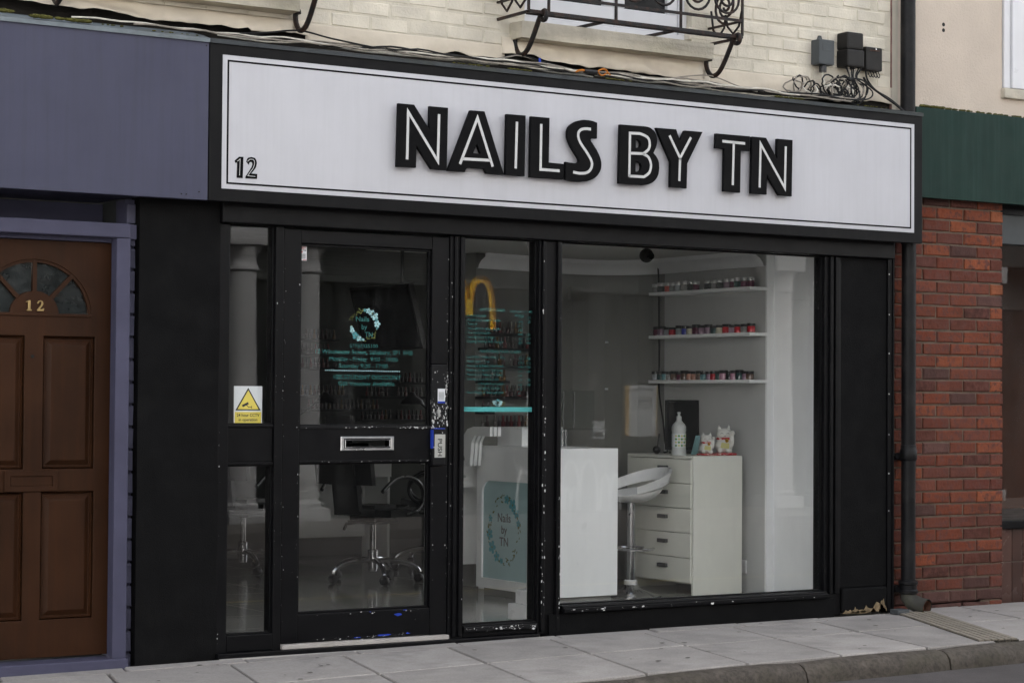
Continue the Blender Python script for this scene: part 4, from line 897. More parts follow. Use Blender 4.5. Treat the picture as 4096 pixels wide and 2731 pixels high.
cabs = [('cable_g', -.45, 3.9, .0045), ('cable_w', -.75, 3.3, .004), ('cable_b', .1, 3.95, .005), ('cable_g', .3, 3.9, .004), ('cable_w', .55, 2.2, .0045), ('cable_b', .9, 3.9, .0045), ('cable_g', 1.2, 4.0, .005), ('cable_b', 3.0, 3.98, .005), ('cable_w', 2.2, 3.9, .004), ('cable_w', .0, 1.6, .0045), ('cable_w', .9, 3.6, .0045), ('cable_g', 1.6, 4.0, .0045)]
names = {'cable_g': 'grey', 'cable_w': 'off-white', 'cable_b': 'black'}
for k, (m, xa, xb, r_) in enumerate(cabs):
    n = int((xb-xa)/.06); P = []
    for i in range(n+1):
        x = xa+(xb-xa)*i/n; y = .015+.012*(k % 5)+wob(x, k+20, .012); sag = abs(math.sin(x*2.4+k))*.008
        P.append((x, y, 2.984+.005*(k % 4)+wob(x, k, .02)+sag+(.0 if x < 2.0 else -.004)))
    tag(MB().tube(P, r_, 6).build('cable', m), '%s cable lying in the bundle along the top of the signs' % names[m], 'cable', 'cables along the top of the signs')
def cab(P, r_, m, label, n=6, grp=None): return tag(MB().tube(spline(P, n), r_, 6).build('cable', m), label, 'cable', grp)
cab([(.10, .03, 3.0), (.25, .03, 3.02), (.46, .10, 3.06), (.62, .06, 3.03), (.85, .02, 3.0), (1.02, .02, 2.99)], .0045, 'cable_b', 'black cable looping up to the iron bracket at upper left')
cab([(1.45, .02, 2.985), (1.6, .05, 3.02), (1.75, .10, 3.06), (1.9, .06, 3.025), (2.1, .02, 2.99)], .0045, 'cable_b', 'black cable looping up to the left bracket of the balcony')
cab([(1.48, .02, 2.985), (1.66, .06, 3.035), (1.77, .10, 3.055), (1.93, .05, 3.015), (2.05, .02, 2.99)], .004, 'cable_g', 'grey cable looping up to the left bracket of the balcony')
cab([(2.62, .02, 2.985), (2.8, .05, 3.03), (3.03, .10, 3.06), (3.2, .06, 3.01), (3.35, .03, 2.99)], .0035, 'cable_g', 'thin grey cable rising to the right bracket of the balcony')
cab([(2.05, .01, 2.985), (2.08, .0, 2.995), (2.12, .0, 2.993)], .006, 'cable_o', 'orange cable end on the left of the black coupler')
tag(MB().tube([(2.10, .0, 2.992), (2.18, .0, 2.992)], .012, 8).build('cable_coupler', 'plastic_black'), 'black cable coupler with orange cable on top of the sign', 'coupler')
for k in range(1): cab([(2.18, .0, 2.992), (2.22, -.005, 3.015), (2.25, 0, 3.0), (2.22, .01, 2.98), (2.19, .0, 3.0), (2.23, 0, 3.012), (2.27, .0, 2.985)], .004, 'cable_o', 'loop of orange cable on the right of the black coupler')
tag(MB().box(1.845, 1.857, .05, .056, 3.02, 3.045).build('cable_tag', 'blue_paint'), 'small blue tag on the cable below the left balcony bracket', 'tag')
loops = [(3.66, 3.075, .06, 'cable_b'), (3.68, 3.06, .085, 'cable_g'), (3.62, 3.05, .05, 'cable_g'), (3.98, 3.07, .085, 'cable_b'), (4.02, 3.06, .10, 'cable_b'), (3.95, 3.05, .07, 'cable_g'), (4.05, 3.08, .085, 'cable_b'), (4.09, 3.06, .11, 'cable_b'), (3.9, 3.045, .06, 'cable_w'), (4.0, 3.05, .05, 'cable_w'), (3.73, 3.05, .05, 'cable_w')]
loops += [(random.uniform(3.62, 4.12), random.uniform(3.03, 3.085), random.uniform(.045, .10), random.choice(['cable_b', 'cable_g', 'cable_b'])) for _ in range(9)]
for k, (x, z, r_, m) in enumerate(loops):
    P = []; a0 = random.uniform(0, 6); n = 30; tn = random.uniform(.9, 1.4)
    for i in range(n+1):
        a = a0+tn*2*math.pi*i/n; q = r_*(1-.2*i/n); P.append((x+q*math.cos(a)+wob(i*.3, k, .008), .09+.03*math.sin(a*1.3+k)+.01*i/n, z+q*.72*math.sin(a)+wob(i*.2, k+9, .008)))
    tag(MB().tube(P, .0048, 6).build('cable_loop', m), '%s cable coiled in the tangle under the junction boxes' % names[m], 'cable', 'coiled cables under the junction boxes')
for k in range(7):
    x = 4.05+k*.02
    cab([(x, .13, 3.207), (x-.01*k+.0, .10, 3.14), (x-.05+.015*k, .08, 3.07+.01*(k % 3)), (x-.12+.02*k, .07, 3.02), (x-.22+.01*k, .05, 3.0)], .0045, ['cable_b', 'cable_g', 'cable_b'][k % 3], 'cable hanging from the tall black junction box into the tangle', 5, 'cables hanging from the tall black box')
cab([(3.898, .16, 3.168), (3.895, .15, 3.12), (3.90, .12, 3.06), (3.96, .09, 3.02)], .006, 'cable_w', 'white cable hanging from the grey junction box')
cab([(4.23, .16, 3.207), (4.235, .15, 3.15), (4.28, .13, 3.09), (4.38, .11, 3.04), (4.47, .08, 2.97)], .006, 'cable_b', 'black cable running from the small black box down to the drainpipe')
cab([(4.16, .10, 3.15), (4.2, .10, 3.11), (4.3, .10, 3.06), (4.4, .09, 3.01), (4.455, .07, 2.965)], .0065, 'cable_b', 'thick black cable slanting down to the foot of the upper drainpipe')
for k in range(4): cab([(4.245+k*.022, .16, 3.208), (4.24+k*.022, .145, 3.18), (4.25+k*.022, .14, 3.165), (4.262+k*.022, .145, 3.18), (4.26+k*.022, .16, 3.207)], .003, 'cable_b', 'little loop of black wire under the small black junction box', 4, 'wire loops under the small black box')

# ------------------------------------------------------------------ inside the salon: shell
FZ_ = .04
fl = thing('floor', None, None, (0, 0, 0), kind='structure')
MB().box(-.2, 5.2, .19, 6.2, -.05, FZ_-.004).build('grout_bed', 'floor_gap', fl)
for i in range(9):
    for j in range(10):
        x0, y0 = -.2+i*.6, .2+j*.6
        MB().box(x0+.0015, x0+.5985, y0+.0015, y0+.5985, FZ_-.02, FZ_).build('floor_tile', 'floor_tile', fl)
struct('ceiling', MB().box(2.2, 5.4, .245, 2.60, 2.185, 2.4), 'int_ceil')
struct('ceiling_rear_shade', MB().box(-.4, 2.199, .245, 6.3, 2.186, 2.4).box(2.2, 5.4, 2.601, 6.3, 2.186, 2.4), 'int_dark')  # rest of the ceiling, the room's deep shade painted in as dark grey
struct('wall_right', MB().box(4.256, 4.5, .24, 1.045, 0, 2.185).box(4.20, 4.2558, 1.030, 1.045, 0, 2.185), 'int_white')
struct('wall_shelf_side', MB().box(4.20, 4.5, 1.0455, 2.12, 0, 2.185), 'int_white_shaded')
# rear partition, a curved corner then an oblique wall
pts = [(4.20, 2.10)]+[(3.76+.44*math.cos(R(a)), 2.10+.44*math.sin(R(a))) for a in (0, 15, 30, 45, 60, 75, 90)]+[(2.88, 2.36)]
mb = MB()
for (a, b) in zip(pts[:-1], pts[1:]):
    a, b = Vector(a), Vector(b); d = (b-a).normalized(); nrm = Vector((d.y, -d.x))
    if nrm.dot(Vector((-1, -1))) > 0: nrm = -nrm
    q = [(a.x, a.y), (b.x, b.y), (b.x+nrm.x*.14, b.y+nrm.y*.14), (a.x+nrm.x*.14, a.y+nrm.y*.14)]
    mb.add([(p[0], p[1], 0) for p in q]+[(p[0], p[1], 2.185) for p in q], [(0,1,5,4),(1,2,6,5),(2,3,7,6),(3,0,4,7),(0,3,2,1),(4,5,6,7)])
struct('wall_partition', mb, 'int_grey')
mb = MB(); prev = None; vs = []; fs = []
cp = [(4.20, 1.04)]+pts
for i, p in enumerate(cp):
    a = Vector(cp[max(0, i-1)]); b = Vector(cp[min(len(cp)-1, i+1)]); d = (b-a).normalized(); n_ = Vector((-d.y, d.x))
    if n_.dot(Vector((-1, -1))) < 0: n_ = -n_
    for off, z in ((.002, 2.085), (.02, 2.087), (.028, 2.11), (.05, 2.135), (.085, 2.155), (.09, 2.182), (.002, 2.184)): vs.append((p[0]+n_.x*off, p[1]+n_.y*off, z))
for i in range(len(cp)-1):
    for k in range(6): fs.append((i*7+k, i*7+k+1, (i+1)*7+k+1, (i+1)*7+k))
struct('cornice', MB().add(vs, fs, True), 'int_white')
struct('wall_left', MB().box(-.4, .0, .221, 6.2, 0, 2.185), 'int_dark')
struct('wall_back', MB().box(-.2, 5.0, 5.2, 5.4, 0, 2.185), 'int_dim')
# slim column behind the corner post
cl = thing('iron_column', 'slim white painted column with square plinth inside the narrow pane', 'column', (2.06, .45, .04))
MB().lathe([(.044, .20), (.036, .215), (.033, .23), (.030, .25), (.027, .9), (.025, 2.0), (.034, 2.06), (.044, 2.10), (.044, 2.185)], (2.083, .45, 0), 20).build('shaft', 'white_plastic', cl)
MB().box(2.016, 2.150, .385, .515, .13, .205, .006).build('plinth', 'white_plastic', cl); MB().box(1.986, 2.18, .355, .545, .041, .131, .008).build('plinth_base', 'white_plastic', cl)

# ------------------------------------------------------------------ reception desk
rd = thing('reception_desk', 'white reception desk with teal logo panel behind the corner post', 'desk', (2.82, 1.45, .04))
MB().box(2.655, 3.02, 1.03, 1.87, .041, .09).build('toe_kick', 'int_grey', rd)
MB().box(2.615, 3.045, 1.0, 1.022, .09, .958, .004).build('front_panel', 'white_lam', rd)
side = [(1.0225, .09), (1.90, .09), (1.90, .958), (1.0225, .958)]
ib = [(1.30, .152)]+[(1.90-.07, .152)]
o_ = [(1.25, .15), (1.84, .15)]+[(1.76+.08*math.cos(R(a)), .665+.08*math.sin(R(a))) for a in range(0, 91, 15)]+[(1.33+.08*math.cos(R(a)), .665+.08*math.sin(R(a))) for a in range(90, 181, 15)]+[(1.25, .15)]
def yz_poly(mb_, loops, x0, x1):
    t = MB().poly(loops, 0, abs(x1-x0)); mb_.add([(x0+p[1], p[0], p[2]) for p in t.v], [f[::-1] for f in t.f]); return mb_
yz_poly(MB(), [side, o_[:-1]], 2.615, 2.637).build('side_panel', 'white_lam', rd)
lp = yz_poly(MB(), [[(1.235, .14), (1.85, .14), (1.85, .76), (1.235, .76)]], 2.628, 2.636).build('logo_panel', 'teal_glass', rd)
MB().box(2.638, 3.045, 1.0225, 1.90, .935, .957, .003).build('worktop', 'white_lam', rd); MB().box(3.02, 3.045, 1.0225, 1.9, .09, .934).build('end_panel', 'white_lam', rd)
# logo print on the panel (turned on its side plane)
def to_side(m_, x): m_.v = [(x+(p[1]-YV), p[0], p[2]) for p in m_.v]; return m_
rnd = random.Random(5); pet = MB(); pet2 = MB(); cen = MB(); lf = MB(); cy0, cz0, rr_ = 1.60, .45, .165
for i in range(90):
    a = rnd.uniform(0, 6.283); q = rr_*rnd.uniform(.9, 1.12); leaf(lf, cy0+q*math.cos(a), cz0+q*math.sin(a)*1.15, rr_*rnd.uniform(.12, .2), a+R(rnd.uniform(40, 130)), YV+.0004)
for a, s_, w_ in ((125, .25, 1), (100, .18, 0), (145, .2, 1), (165, .14, 0), (20, .14, 0), (-10, .22, 1), (-35, .26, 0), (-60, .2, 1), (-80, .12, 0)):
    a = R(a); flower(pet2 if w_ else pet, cen, cy0+rr_*math.cos(a), cz0+rr_*1.15*math.sin(a), rr_*s_, YV, a)
for m_, c_, nm in ((pet, 'petal2', 'petals'), (pet2, 'petal2', 'petals'), (cen, 'leaf_print', 'flower_centres'), (lf, 'leaf_print', 'leaves')): to_side(m_, 2.6270).build(nm, c_, lp)
t_ = MB()
for s_, z, sz in (('Nails', .50, .075), ('by', .43, .07), ('TN', .355, .075)): t_.text(s_, sz, cy0, 0, z, 'CENTER', None, 0, -1)
t_.v = [(2.6268+p[1], p[0], p[2]) for p in t_.v]; t_.build('lettering', 'handle', lp)
for k in range(3):
    P = [(1.56, 1.075), (1.75, 1.075), (1.82, 1.06), (1.865, 1.02), (1.87, .96), (1.86, .90), (1.835, .835), (1.79, .835), (1.78, .9), (1.77, .98), (1.74, 1.02), (1.56, 1.02)]
    x0 = 2.585+k*.03; yz_poly(MB(), [P], x0-.09, x0-.07).build('curved_fin', 'white_lam', rd)
MB().box(2.70, 3.0, 1.52, 1.80, .958, 1.075, .004).build('raised_box', 'white_lam', rd)
gs = thing('sneeze_screen', 'clear acrylic counter screen standing on the reception desk', 'screen', (2.95, 1.5, .958))
MB().box(2.72, 3.22, 1.50, 1.506, 1.075, 1.30, .002).build('sheet', 'acrylic', gs); MB().box(2.70, 3.24, 1.40, 1.60, 1.060, 1.070, .002).build('glass_shelf', 'acrylic', gs)
for x in (2.80, 2.98, 3.06): MB().lathe([(.004, 1.07), (.004, 1.29)], (x, 1.49, 0), 8).build('rod', 'chrome', gs)
MB().lathe([(.009, .958), (.009, 1.06)], (2.985, 1.5, 0), 10).build('leg', 'chrome', gs); MB().lathe([(.009, .958), (.009, 1.06)], (3.02, 1.52, 0), 10).build('leg', 'chrome', gs)

# ------------------------------------------------------------------ chest of drawers and what stands on it
cd = thing('drawer_chest', 'off-white five drawer chest against the right wall', 'chest', (3.93, 1.5, .04))
MB().box(3.737, 4.12, 1.17, 1.190, .041, .90, .002).build('side_panel', 'cab', cd); MB().box(3.737, 4.12, 1.85, 1.87, .041, .90, .002).build('side_panel', 'cab', cd)
MB().box(3.733, 4.12, 1.1905, 1.8495, .882, .8995, .002).build('top', 'cab', cd); MB().box(4.10, 4.12, 1.1905, 1.8495, .10, .88).build('back', 'cab', cd); MB().box(3.77, 4.09, 1.1905, 1.8495, .105, .118).build('bottom', 'cab', cd)
for k in range(5):
    z0 = .118+k*.1527
    f = MB().box(3.732, 3.752, 1.193, 1.847, z0, z0+.1487, .002).build('drawer_front', 'cab', cd)
    MB().box(3.712, 3.7315, 1.425, 1.515, z0+.082, z0+.106, .002).build('handle', 'handle', f)
bt = thing('lotion_bottle', 'tall white pump bottle with green and yellow leaf label on the chest', 'bottle', (3.765, 1.36, .90))
MB().lathe([(.047, .9005), (.049, .905), (.045, .935), (.044, .95), (.044, 1.045), (.046, 1.06), (.045, 1.078), (.037, 1.095), (.024, 1.108), (.017, 1.118), (.017, 1.143), (.0155, 1.145), (.008, 1.146), (.008, 1.160), (.011, 1.162), (.011, 1.170), (.0, 1.171)], (3.765, 1.36, 0), 24).build('body', 'bottle', bt)
lb = MB().lathe([(.0448, .952), (.0448, 1.035)], (3.765, 1.36, 0), 24).build('label', 'sticker', bt)
gy = MB(); gg = MB()
for k in range(5):
    for j in range(4):
        a0 = R(-150+k*24); zc = .962+j*.02; (gy if (k+j) % 2 else gg).add([(3.765+.0454*math.cos(a0+da), 1.36+.0454*math.sin(a0+da), zc+dz) for da, dz in ((0, -.009), (.2, 0), (0, .009), (-.2, 0))], [(0, 1, 2, 3)])
gy.build('leaf_pattern', 'label_yellow', lb); gg.build('leaf_pattern', 'label_green', lb)
mo = thing('desk_monitor', 'black computer monitor standing at the back of the drawer chest', 'monitor', (4.0, 1.66, .90))
MB().box(3.925, 4.185, 1.70, 1.725, .925, 1.246, .004).build('casing', 'plastic_black', mo); MB().box(3.937, 4.172, 1.697, 1.7005, .945, 1.233).build('screen', 'screen', mo); MB().box(4.0, 4.11, 1.64, 1.78, .9005, .91, .003).build('foot', 'plastic_black', mo); MB().box(4.04, 4.08, 1.727, 1.745, .91, 1.05).build('stem', 'plastic_black', mo)
wc = thing('webcam', 'small black webcam ball beside the monitor foot', 'webcam', (3.78, 1.62, .90))
bm = bmesh.new(); bmesh.ops.create_uvsphere(bm, u_segments=16, v_segments=10, radius=.026); bmesh.ops.translate(bm, verts=bm.verts[:], vec=(3.80, 1.64, .927)); MB().bm(bm, True).build('body', 'screen', wc); MB().tube([(3.815, 1.65, .935), (3.83, 1.66, .99), (3.835, 1.66, 1.03)], .006, 6).build('stem', 'plastic_black', wc)
cdn = thing('greeting_card', 'pastel blue folded card propped behind the smaller cat figurine', 'card', (3.99, 1.46, .90))
MB().add([(3.92, 1.44, .9005), (4.02, 1.50, .9005), (4.06, 1.52, 1.02), (3.985, 1.475, 1.02), (3.922, 1.442, .9005), (4.022, 1.502, .9005), (4.062, 1.522, 1.02), (3.987, 1.477, 1.02)], [(0, 1, 2, 3), (7, 6, 5, 4), (0, 4, 5, 1), (1, 5, 6, 2), (2, 6, 7, 3), (3, 7, 4, 0)]).build('leaf', 'petal', cdn)
def cat(x, y, s_, label, ra):
    t = thing('cat_figurine', label, 'figurine', (x, y, .9005), None, ra)
    c = MB(); n_ = .0
    bmx = bmesh.new()
    def ball(cx_, cy_, cz_, rx, ry, rz):
        r = bmesh.ops.create_uvsphere(bmx, u_segments=20, v_segments=14, radius=1)
        for q in r['verts']: q.co = Vector((cx_+q.co.x*rx, cy_+q.co.y*ry, cz_+q.co.z*rz))*s_
    ball(0, 0, .062, .062, .055, .05); ball(0, 0, .09, .05, .045, .04); ball(0, -.008, .138, .053, .046, .040)
    ball(.05, -.035, .10, .016, .016, .045); ball(.052, -.04, .148, .017, .017, .018); ball(-.03, -.045, .035, .02, .02, .022); ball(.03, -.045, .03, .02, .02, .02)
    for sx_ in (-1, 1):
        r = bmesh.ops.create_cone(bmx, cap_ends=True, segments=10, radius1=.018, radius2=.002, depth=.04)
        for q in r['verts']: q.co = (Vector((sx_*.031, -.005, .183))+Vector((q.co.x+sx_*q.co.z*.15, q.co.y*.6, q.co.z)))*s_
    o = MB().bm(bmx, True).build('body', 'ceramic', t, True)
    rm = o.modifiers.new('fuse', 'REMESH'); rm.mode = 'VOXEL'; rm.voxel_size = .0042*s_; rm.use_smooth_shade = True
    sm_ = o.modifiers.new('smooth', 'SMOOTH'); sm_.factor = .5; sm_.iterations = 3
    def L_(prof, c_, n=20, axis='Z', **k): return MB().lathe([(a*s_, b*s_) for a, b in prof], tuple(v*s_ for v in c_), n, axis, **k)
    L_([(.0465, .103), (.053, .105), (.053, .116), (.0465, .118)], (0, -.004, 0), 24, 'Z', sy=.9).build('collar', 'red_cloth', t, True)
    L_([(.0, -.013), (.009, -.009), (.013, 0), (.009, .009), (.0, .013)], (.012, -.062, .098), 12).build('bell', 'gold', t, True)
    L_([(.082, 0), (.09, .006), (.086, .014), (.06, .018)], (0, 0, 0), 24).build('cushion', 'red_cloth', t, True)
    MB().add([tuple(s_*v for v in p) for p in ((-.03, -.058, .05), (.028, -.058, .045), (.03, -.054, .08), (-.022, -.055, .085))], [(0, 1, 2, 3)]).build('painted_bib', 'label_yellow', t, True)
    f = MB()
    for sx_ in (-1, 1): f.tube([(s_*(sx_*.02-.010), -.0545*s_, .143*s_), (s_*sx_*.02, -.056*s_, .147*s_), (s_*(sx_*.02+.010), -.0545*s_, .143*s_)], .0014*s_, 5)
    f.tube([(-.006*s_, -.0555*s_, .128*s_), (0, -.0565*s_, .125*s_), (.006*s_, -.0555*s_, .128*s_)], .0013*s_, 5); f.build('face_lines', 'ink', t, True)
    return t
cat(3.93, 1.29, .72, 'smaller white ceramic waving cat figurine on the chest', R(-30)); cat(4.05, 1.27, .95, 'larger white ceramic waving cat figurine with gold bell on the chest', R(-30))

# ------------------------------------------------------------------ bar stool
bs = thing('bar_stool', 'white bar stool with chrome column behind the reception desk', 'stool', (3.40, 1.36, .04))
MB().lathe([(.19, .041), (.19, .047), (.14, .058), (.06, .085), (.034, .12), (.0, .12)], (3.40, 1.36, 0), 32).build('base', 'chrome', bs)
MB().lathe([(.042, .11), (.042, .135), (.036, .14)], (3.40, 1.36, 0), 20).build('base_collar', 'white_plastic', bs)
MB().lathe([(.030, .13), (.030, .36), (.0265, .362), (.0265, .62)], (3.40, 1.36, 0), 20).build('column', 'chrome', bs)
MB().tube([(3.40+.14*math.cos(R(a)), 1.36+.14*math.sin(R(a)), .33) for a in range(20, 345, 15)], .009, 8).build('foot_ring', 'chrome', bs)
MB().tube([(3.40, 1.36, .55), (3.33, 1.28, .545)], .006, 6).build('lever', 'plastic_black', bs)
seat = MB(); vs = []; fs = []; n = 32; prof = [(.0, .0), (.07, .002), (.12, .02), (.158, .05), (.166, .066), (.158, .072), (.12, .05), (.05, .037), (.0, .035)]
o_x, o_y = 3.43, 1.36
for r_, h in prof:
    for k in range(n):
        a = 2*math.pi*k/n; vs.append((o_x+r_*math.cos(a)*1.05, o_y+r_*math.sin(a), .615+h+.035*(r_/.19)**2*math.cos(a)))
for i in range(len(prof)-1):
    for k in range(n): fs.append((i*n+k, i*n+(k+1) % n, (i+1)*n+(k+1) % n, (i+1)*n+k))
MB().add(vs, fs, True).build('seat', 'white_plastic', bs)
vs = []; fs = []; m = 28
for i in range(m+1):
    a = R(-125+250*i/m); tz = .05+.075*max(0, math.cos(a*.6)); r_ = .172
    for dr, h in ((0, -.0), (.012, .0), (.03, 1.), (.016, 1.)):
        vs.append((o_x+.02+(r_+dr)*math.cos(a)*1.08, o_y+(r_+dr)*math.sin(a), .70+.05*math.cos(a)+h*tz*.62))
for i in range(m):
    for k in range(4): fs.append((i*4+k, (i+1)*4+k, (i+1)*4+(k+1) % 4, i*4+(k+1) % 4))
fs += [(0, 1, 2, 3), (m*4+3, m*4+2, m*4+1, m*4)]
MB().add(vs, fs, True).build('backrest', 'white_plastic', bs)

# ------------------------------------------------------------------ shelves with powder jars on the right wall
JL = {0: 'top', 1: 'middle', 2: 'bottom'}
jar_b = MB().lathe([(.024, .0), (.027, .003), (.027, .036), (.024, .040)], (0, 0, 0), 14).mesh('jar_body'); jar_b.materials.append(M['jar'])
lidS = MB().lathe([(.027, .0405), (.0275, .042), (.0275, .060), (.026, .062), (.0, .062)], (0, 0, 0), 14).mesh('jar_lid_silver'); lidS.materials.append(M['steel'])
lidB = MB().lathe([(.0275, .0405), (.028, .042), (.028, .056), (.027, .058), (.0, .058)], (0, 0, 0), 14).mesh('jar_lid_black'); lidB.materials.append(M['plastic_black'])
cols = {'red': (.42, .02, .03), 'mauve': (.30, .20, .27), 'pale grey': (.30, .32, .34), 'deep blue': (.05, .06, .35), 'cream': (.52, .5, .38), 'dark plum': (.12, .02, .05), 'dark green': (.03, .07, .07), 'peach': (.45, .22, .16), 'coral': (.55, .10, .08), 'black': (.015, .015, .018), 'silver grey': (.25, .24, .24), 'teal': (.08, .2, .22), 'pink': (.42, .22, .30), 'brown': (.14, .09, .07)}
rowsj = [['silver grey', 'black', 'coral', 'silver grey', 'pale grey', 'silver grey', 'black', 'dark plum', None, 'black', 'silver grey', 'black', 'mauve', 'dark plum', 'dark green', 'dark plum', 'dark plum'],
         ['dark plum', 'mauve', 'pale grey', 'red', 'pale grey', 'deep blue', 'cream', 'dark plum', 'mauve', 'mauve', 'dark green', 'cream', 'red', 'mauve', 'red', 'silver grey', 'red'],
         ['pale grey', 'dark green', 'teal', 'silver grey', 'brown', 'dark plum', 'brown', 'peach', 'peach', 'brown', 'teal', 'mauve', 'red', 'dark green', 'pink', 'black', 'pink', 'dark green', 'mauve', 'brown']]
for r_, zs in enumerate((1.934, 1.649, 1.355)):
    s_ = MB().box(4.06, 4.1995, 1.028, 2.09, zs, zs+.020, .002); so = s_.build('wall_shelf', 'white_lam'); tag(so, 'white wall shelf, %s of the three beside the window' % JL[r_], 'shelf', 'jar shelves')
    n = len(rowsj[r_]); y0, y1 = 2.055, 1.06; idx = 0
    for k, c in enumerate(rowsj[r_]):
        if c is None: continue
        idx += 1; y = y0+(y1-y0)*k/(n-1)
        j = thing('powder_jar', '%s powder jar with %s lid, %s from the left on the %s shelf' % (c, 'silver' if r_ == 0 else 'black', ORD[idx], JL[r_]), 'jar', (4.096+random.uniform(-.005, .005), y, zs+.0205), 'jars on the %s shelf' % JL[r_])
        for me, nm in ((jar_b, 'body'), (lidS if r_ == 0 else lidB, 'lid')):
            o = bpy.data.objects.new(nm, me); COL.objects.link(o); o.parent = j; o.color = (*cols[c], 1)
        q_ = random.uniform(.9, 1.06); j.scale = (q_, q_, q_*random.uniform(.94, 1.06)); j.location.y += random.uniform(-.006, .006)
so = thing('wall_socket', 'white double socket low on the right wall', 'socket', (4.19, 1.25, .16))
MB().box(4.188, 4.1995, 1.22, 1.28, .158, .24, .003).build('plate', 'white_plastic', so)
# cable, security camera, alarm box, little labels, ceiling lamp
tag(MB().tube(spline([(4.16, 2.125, 2.15), (4.165, 2.12, 2.0), (4.16, 2.11, 1.8), (4.16, 2.105, 1.5), (4.15, 2.09, 1.3), (4.14, 2.03, 1.1), (4.12, 1.98, .96), (4.10, 1.93, .91), (4.0, 1.83, .905)], 8), .0055, 6).build('cable', 'cable_b'), 'black cable dropping past the jar shelves down to the chest', 'cable')
sc2 = thing('security_camera', 'small dark ball security camera hanging under the window head', 'camera', (3.245, 1.0, 2.1))
bm = bmesh.new(); bmesh.ops.create_uvsphere(bm, u_segments=20, v_segments=14, radius=.043); bmesh.ops.translate(bm, verts=bm.verts[:], vec=(3.245, 1.0, 2.11)); MB().bm(bm, True).build('ball', 'box_black', sc2)
MB().lathe([(.012, 2.15), (.012, 2.184)], (3.245, 1.0, 0), 10).build('stem', 'box_black', sc2); MB().lathe([(.0, -.05), (.022, -.05), (.026, -.03)], (3.245, 1.0, 2.105), 14, 'Y').build('lens', 'screen', sc2)
ab = thing('alarm_box', 'square grey box high on the rear wall behind the window', 'box', (3.75, 2.4, 1.95))
d = Vector((3.76-2.88, 2.54-2.36, 0)).normalized(); n_ = Vector((d.y, -d.x, 0))
def on_part(u, z, off=.0): p = Vector((2.88, 2.36, 0))+d*u+n_*off; return (p.x, p.y, z)
def part_box(u0, u1, z0, z1, o0, o1):
    q = [on_part(u0, z0, o0), on_part(u1, z0, o0), on_part(u1, z0, o1), on_part(u0, z0, o1), on_part(u0, z1, o0), on_part(u1, z1, o0), on_part(u1, z1, o1), on_part(u0, z1, o1)]
    return MB().add(q, [(0,1,2,3),(7,6,5,4),(0,4,5,1),(1,5,6,2),(2,6,7,3),(3,7,4,0)])
part_box(.845, .955, 1.915, 2.0, .001, .03).build('case', 'int_grey', ab)
for z in (1.625, 1.31): tag(MB().box(3.97, 3.99, 2.452, 2.462, z, z+.013).build('wall_label', 'sticker'), 'tiny white label on the rear wall, %s of the pair' % ('upper' if z > 1.5 else 'lower'), 'label')

# ------------------------------------------------------------------ dark polish shelves, tables, lamps, chairs, television
pb_m = MB().lathe([(.0125, .0), (.013, .002), (.013, .032), (.007, .038), (.0075, .039), (.0065, .072), (.0, .073)], (0, 0, 0), 8).mesh('polish_bottle'); pb_m.materials.append(M['polish'])
pcol = [tuple(v*.35 for v in c) for c in [(.35, .02, .03), (.12, .02, .03), (.28, .18, .2), (.45, .42, .4), (.05, .05, .06), (.4, .2, .05), (.15, .12, .12), (.5, .12, .12), (.2, .2, .22)]]
def shelf_row(u0, u1, z, label, glabel, k):
    tag(part_box(u0, u1, z, z+.018, .001, .09).build('polish_shelf', 'plastic_black'), label, 'shelf', 'dark polish shelves')
    n = int((u1-u0)/.034)
    for i in range(n):
        if random.random() < .12: continue
        p = on_part(u0+.02+(u1-u0-.04)*i/max(1, n-1), z+.0185, .055); o = bpy.data.objects.new('polish_bottle', pb_m); COL.objects.link(o); o.location = p; o.color = (*random.choice(pcol), 1)
        tag(o, glabel, 'bottle', 'polish bottles, rear wall row %d' % k)
for k, (u0, u1, z, w_) in enumerate(((.0, .365, 1.654, 'topmost'), (.02, .435, 1.555, 'second from the top'), (.0, .497, 1.445, 'third from the top'), (.0, .225, 1.343, 'fourth from the top'), (.0, .575, 1.243, 'fifth from the top'), (.0, .09, 1.146, 'sixth from the top'), (.0, .577, 1.047, 'lowest'))):
    shelf_row(u0, u1, z, 'dark shelf of nail polish behind the price list, %s of seven' % w_, 'nail polish bottle on the dark shelf behind the price list, %s row' % w_, k+1)
bk = [(2.985, 3.33, 1.67), (2.95, 3.28, 1.56), (2.92, 3.41, 1.452), (2.92, 3.41, 1.246), (3.08, 3.71, 1.138), (3.86, 4.10, 1.35), (3.58, 4.10, 1.238), (3.54, 4.10, 1.06)]
pos_ = ['upper left', 'second down on the left', 'third down on the left', 'fourth down on the left', 'fifth down on the left', 'upper right', 'middle right', 'lower right']
for k, (x0, x1, z) in enumerate(bk):
    tag(MB().box(x0, x1, 5.08, 5.199, z, z+.02).build('polish_shelf', 'plastic_black'), 'dark polish shelf seen through the door glass, %s' % pos_[k], 'shelf', 'dark polish shelves')
    n = int((x1-x0)/.034)
    for i in range(n):
        if random.random() < .1: continue
        o = bpy.data.objects.new('polish_bottle', pb_m); COL.objects.link(o); o.location = (x0+.02+(x1-x0-.04)*i/max(1, n-1), 5.13, z+.0205); o.color = (*random.choice(pcol), 1)
        tag(o, 'nail polish bottle seen through the door glass on the %s shelf' % pos_[k], 'bottle', 'polish bottles behind the door, shelf %d' % (k+1))
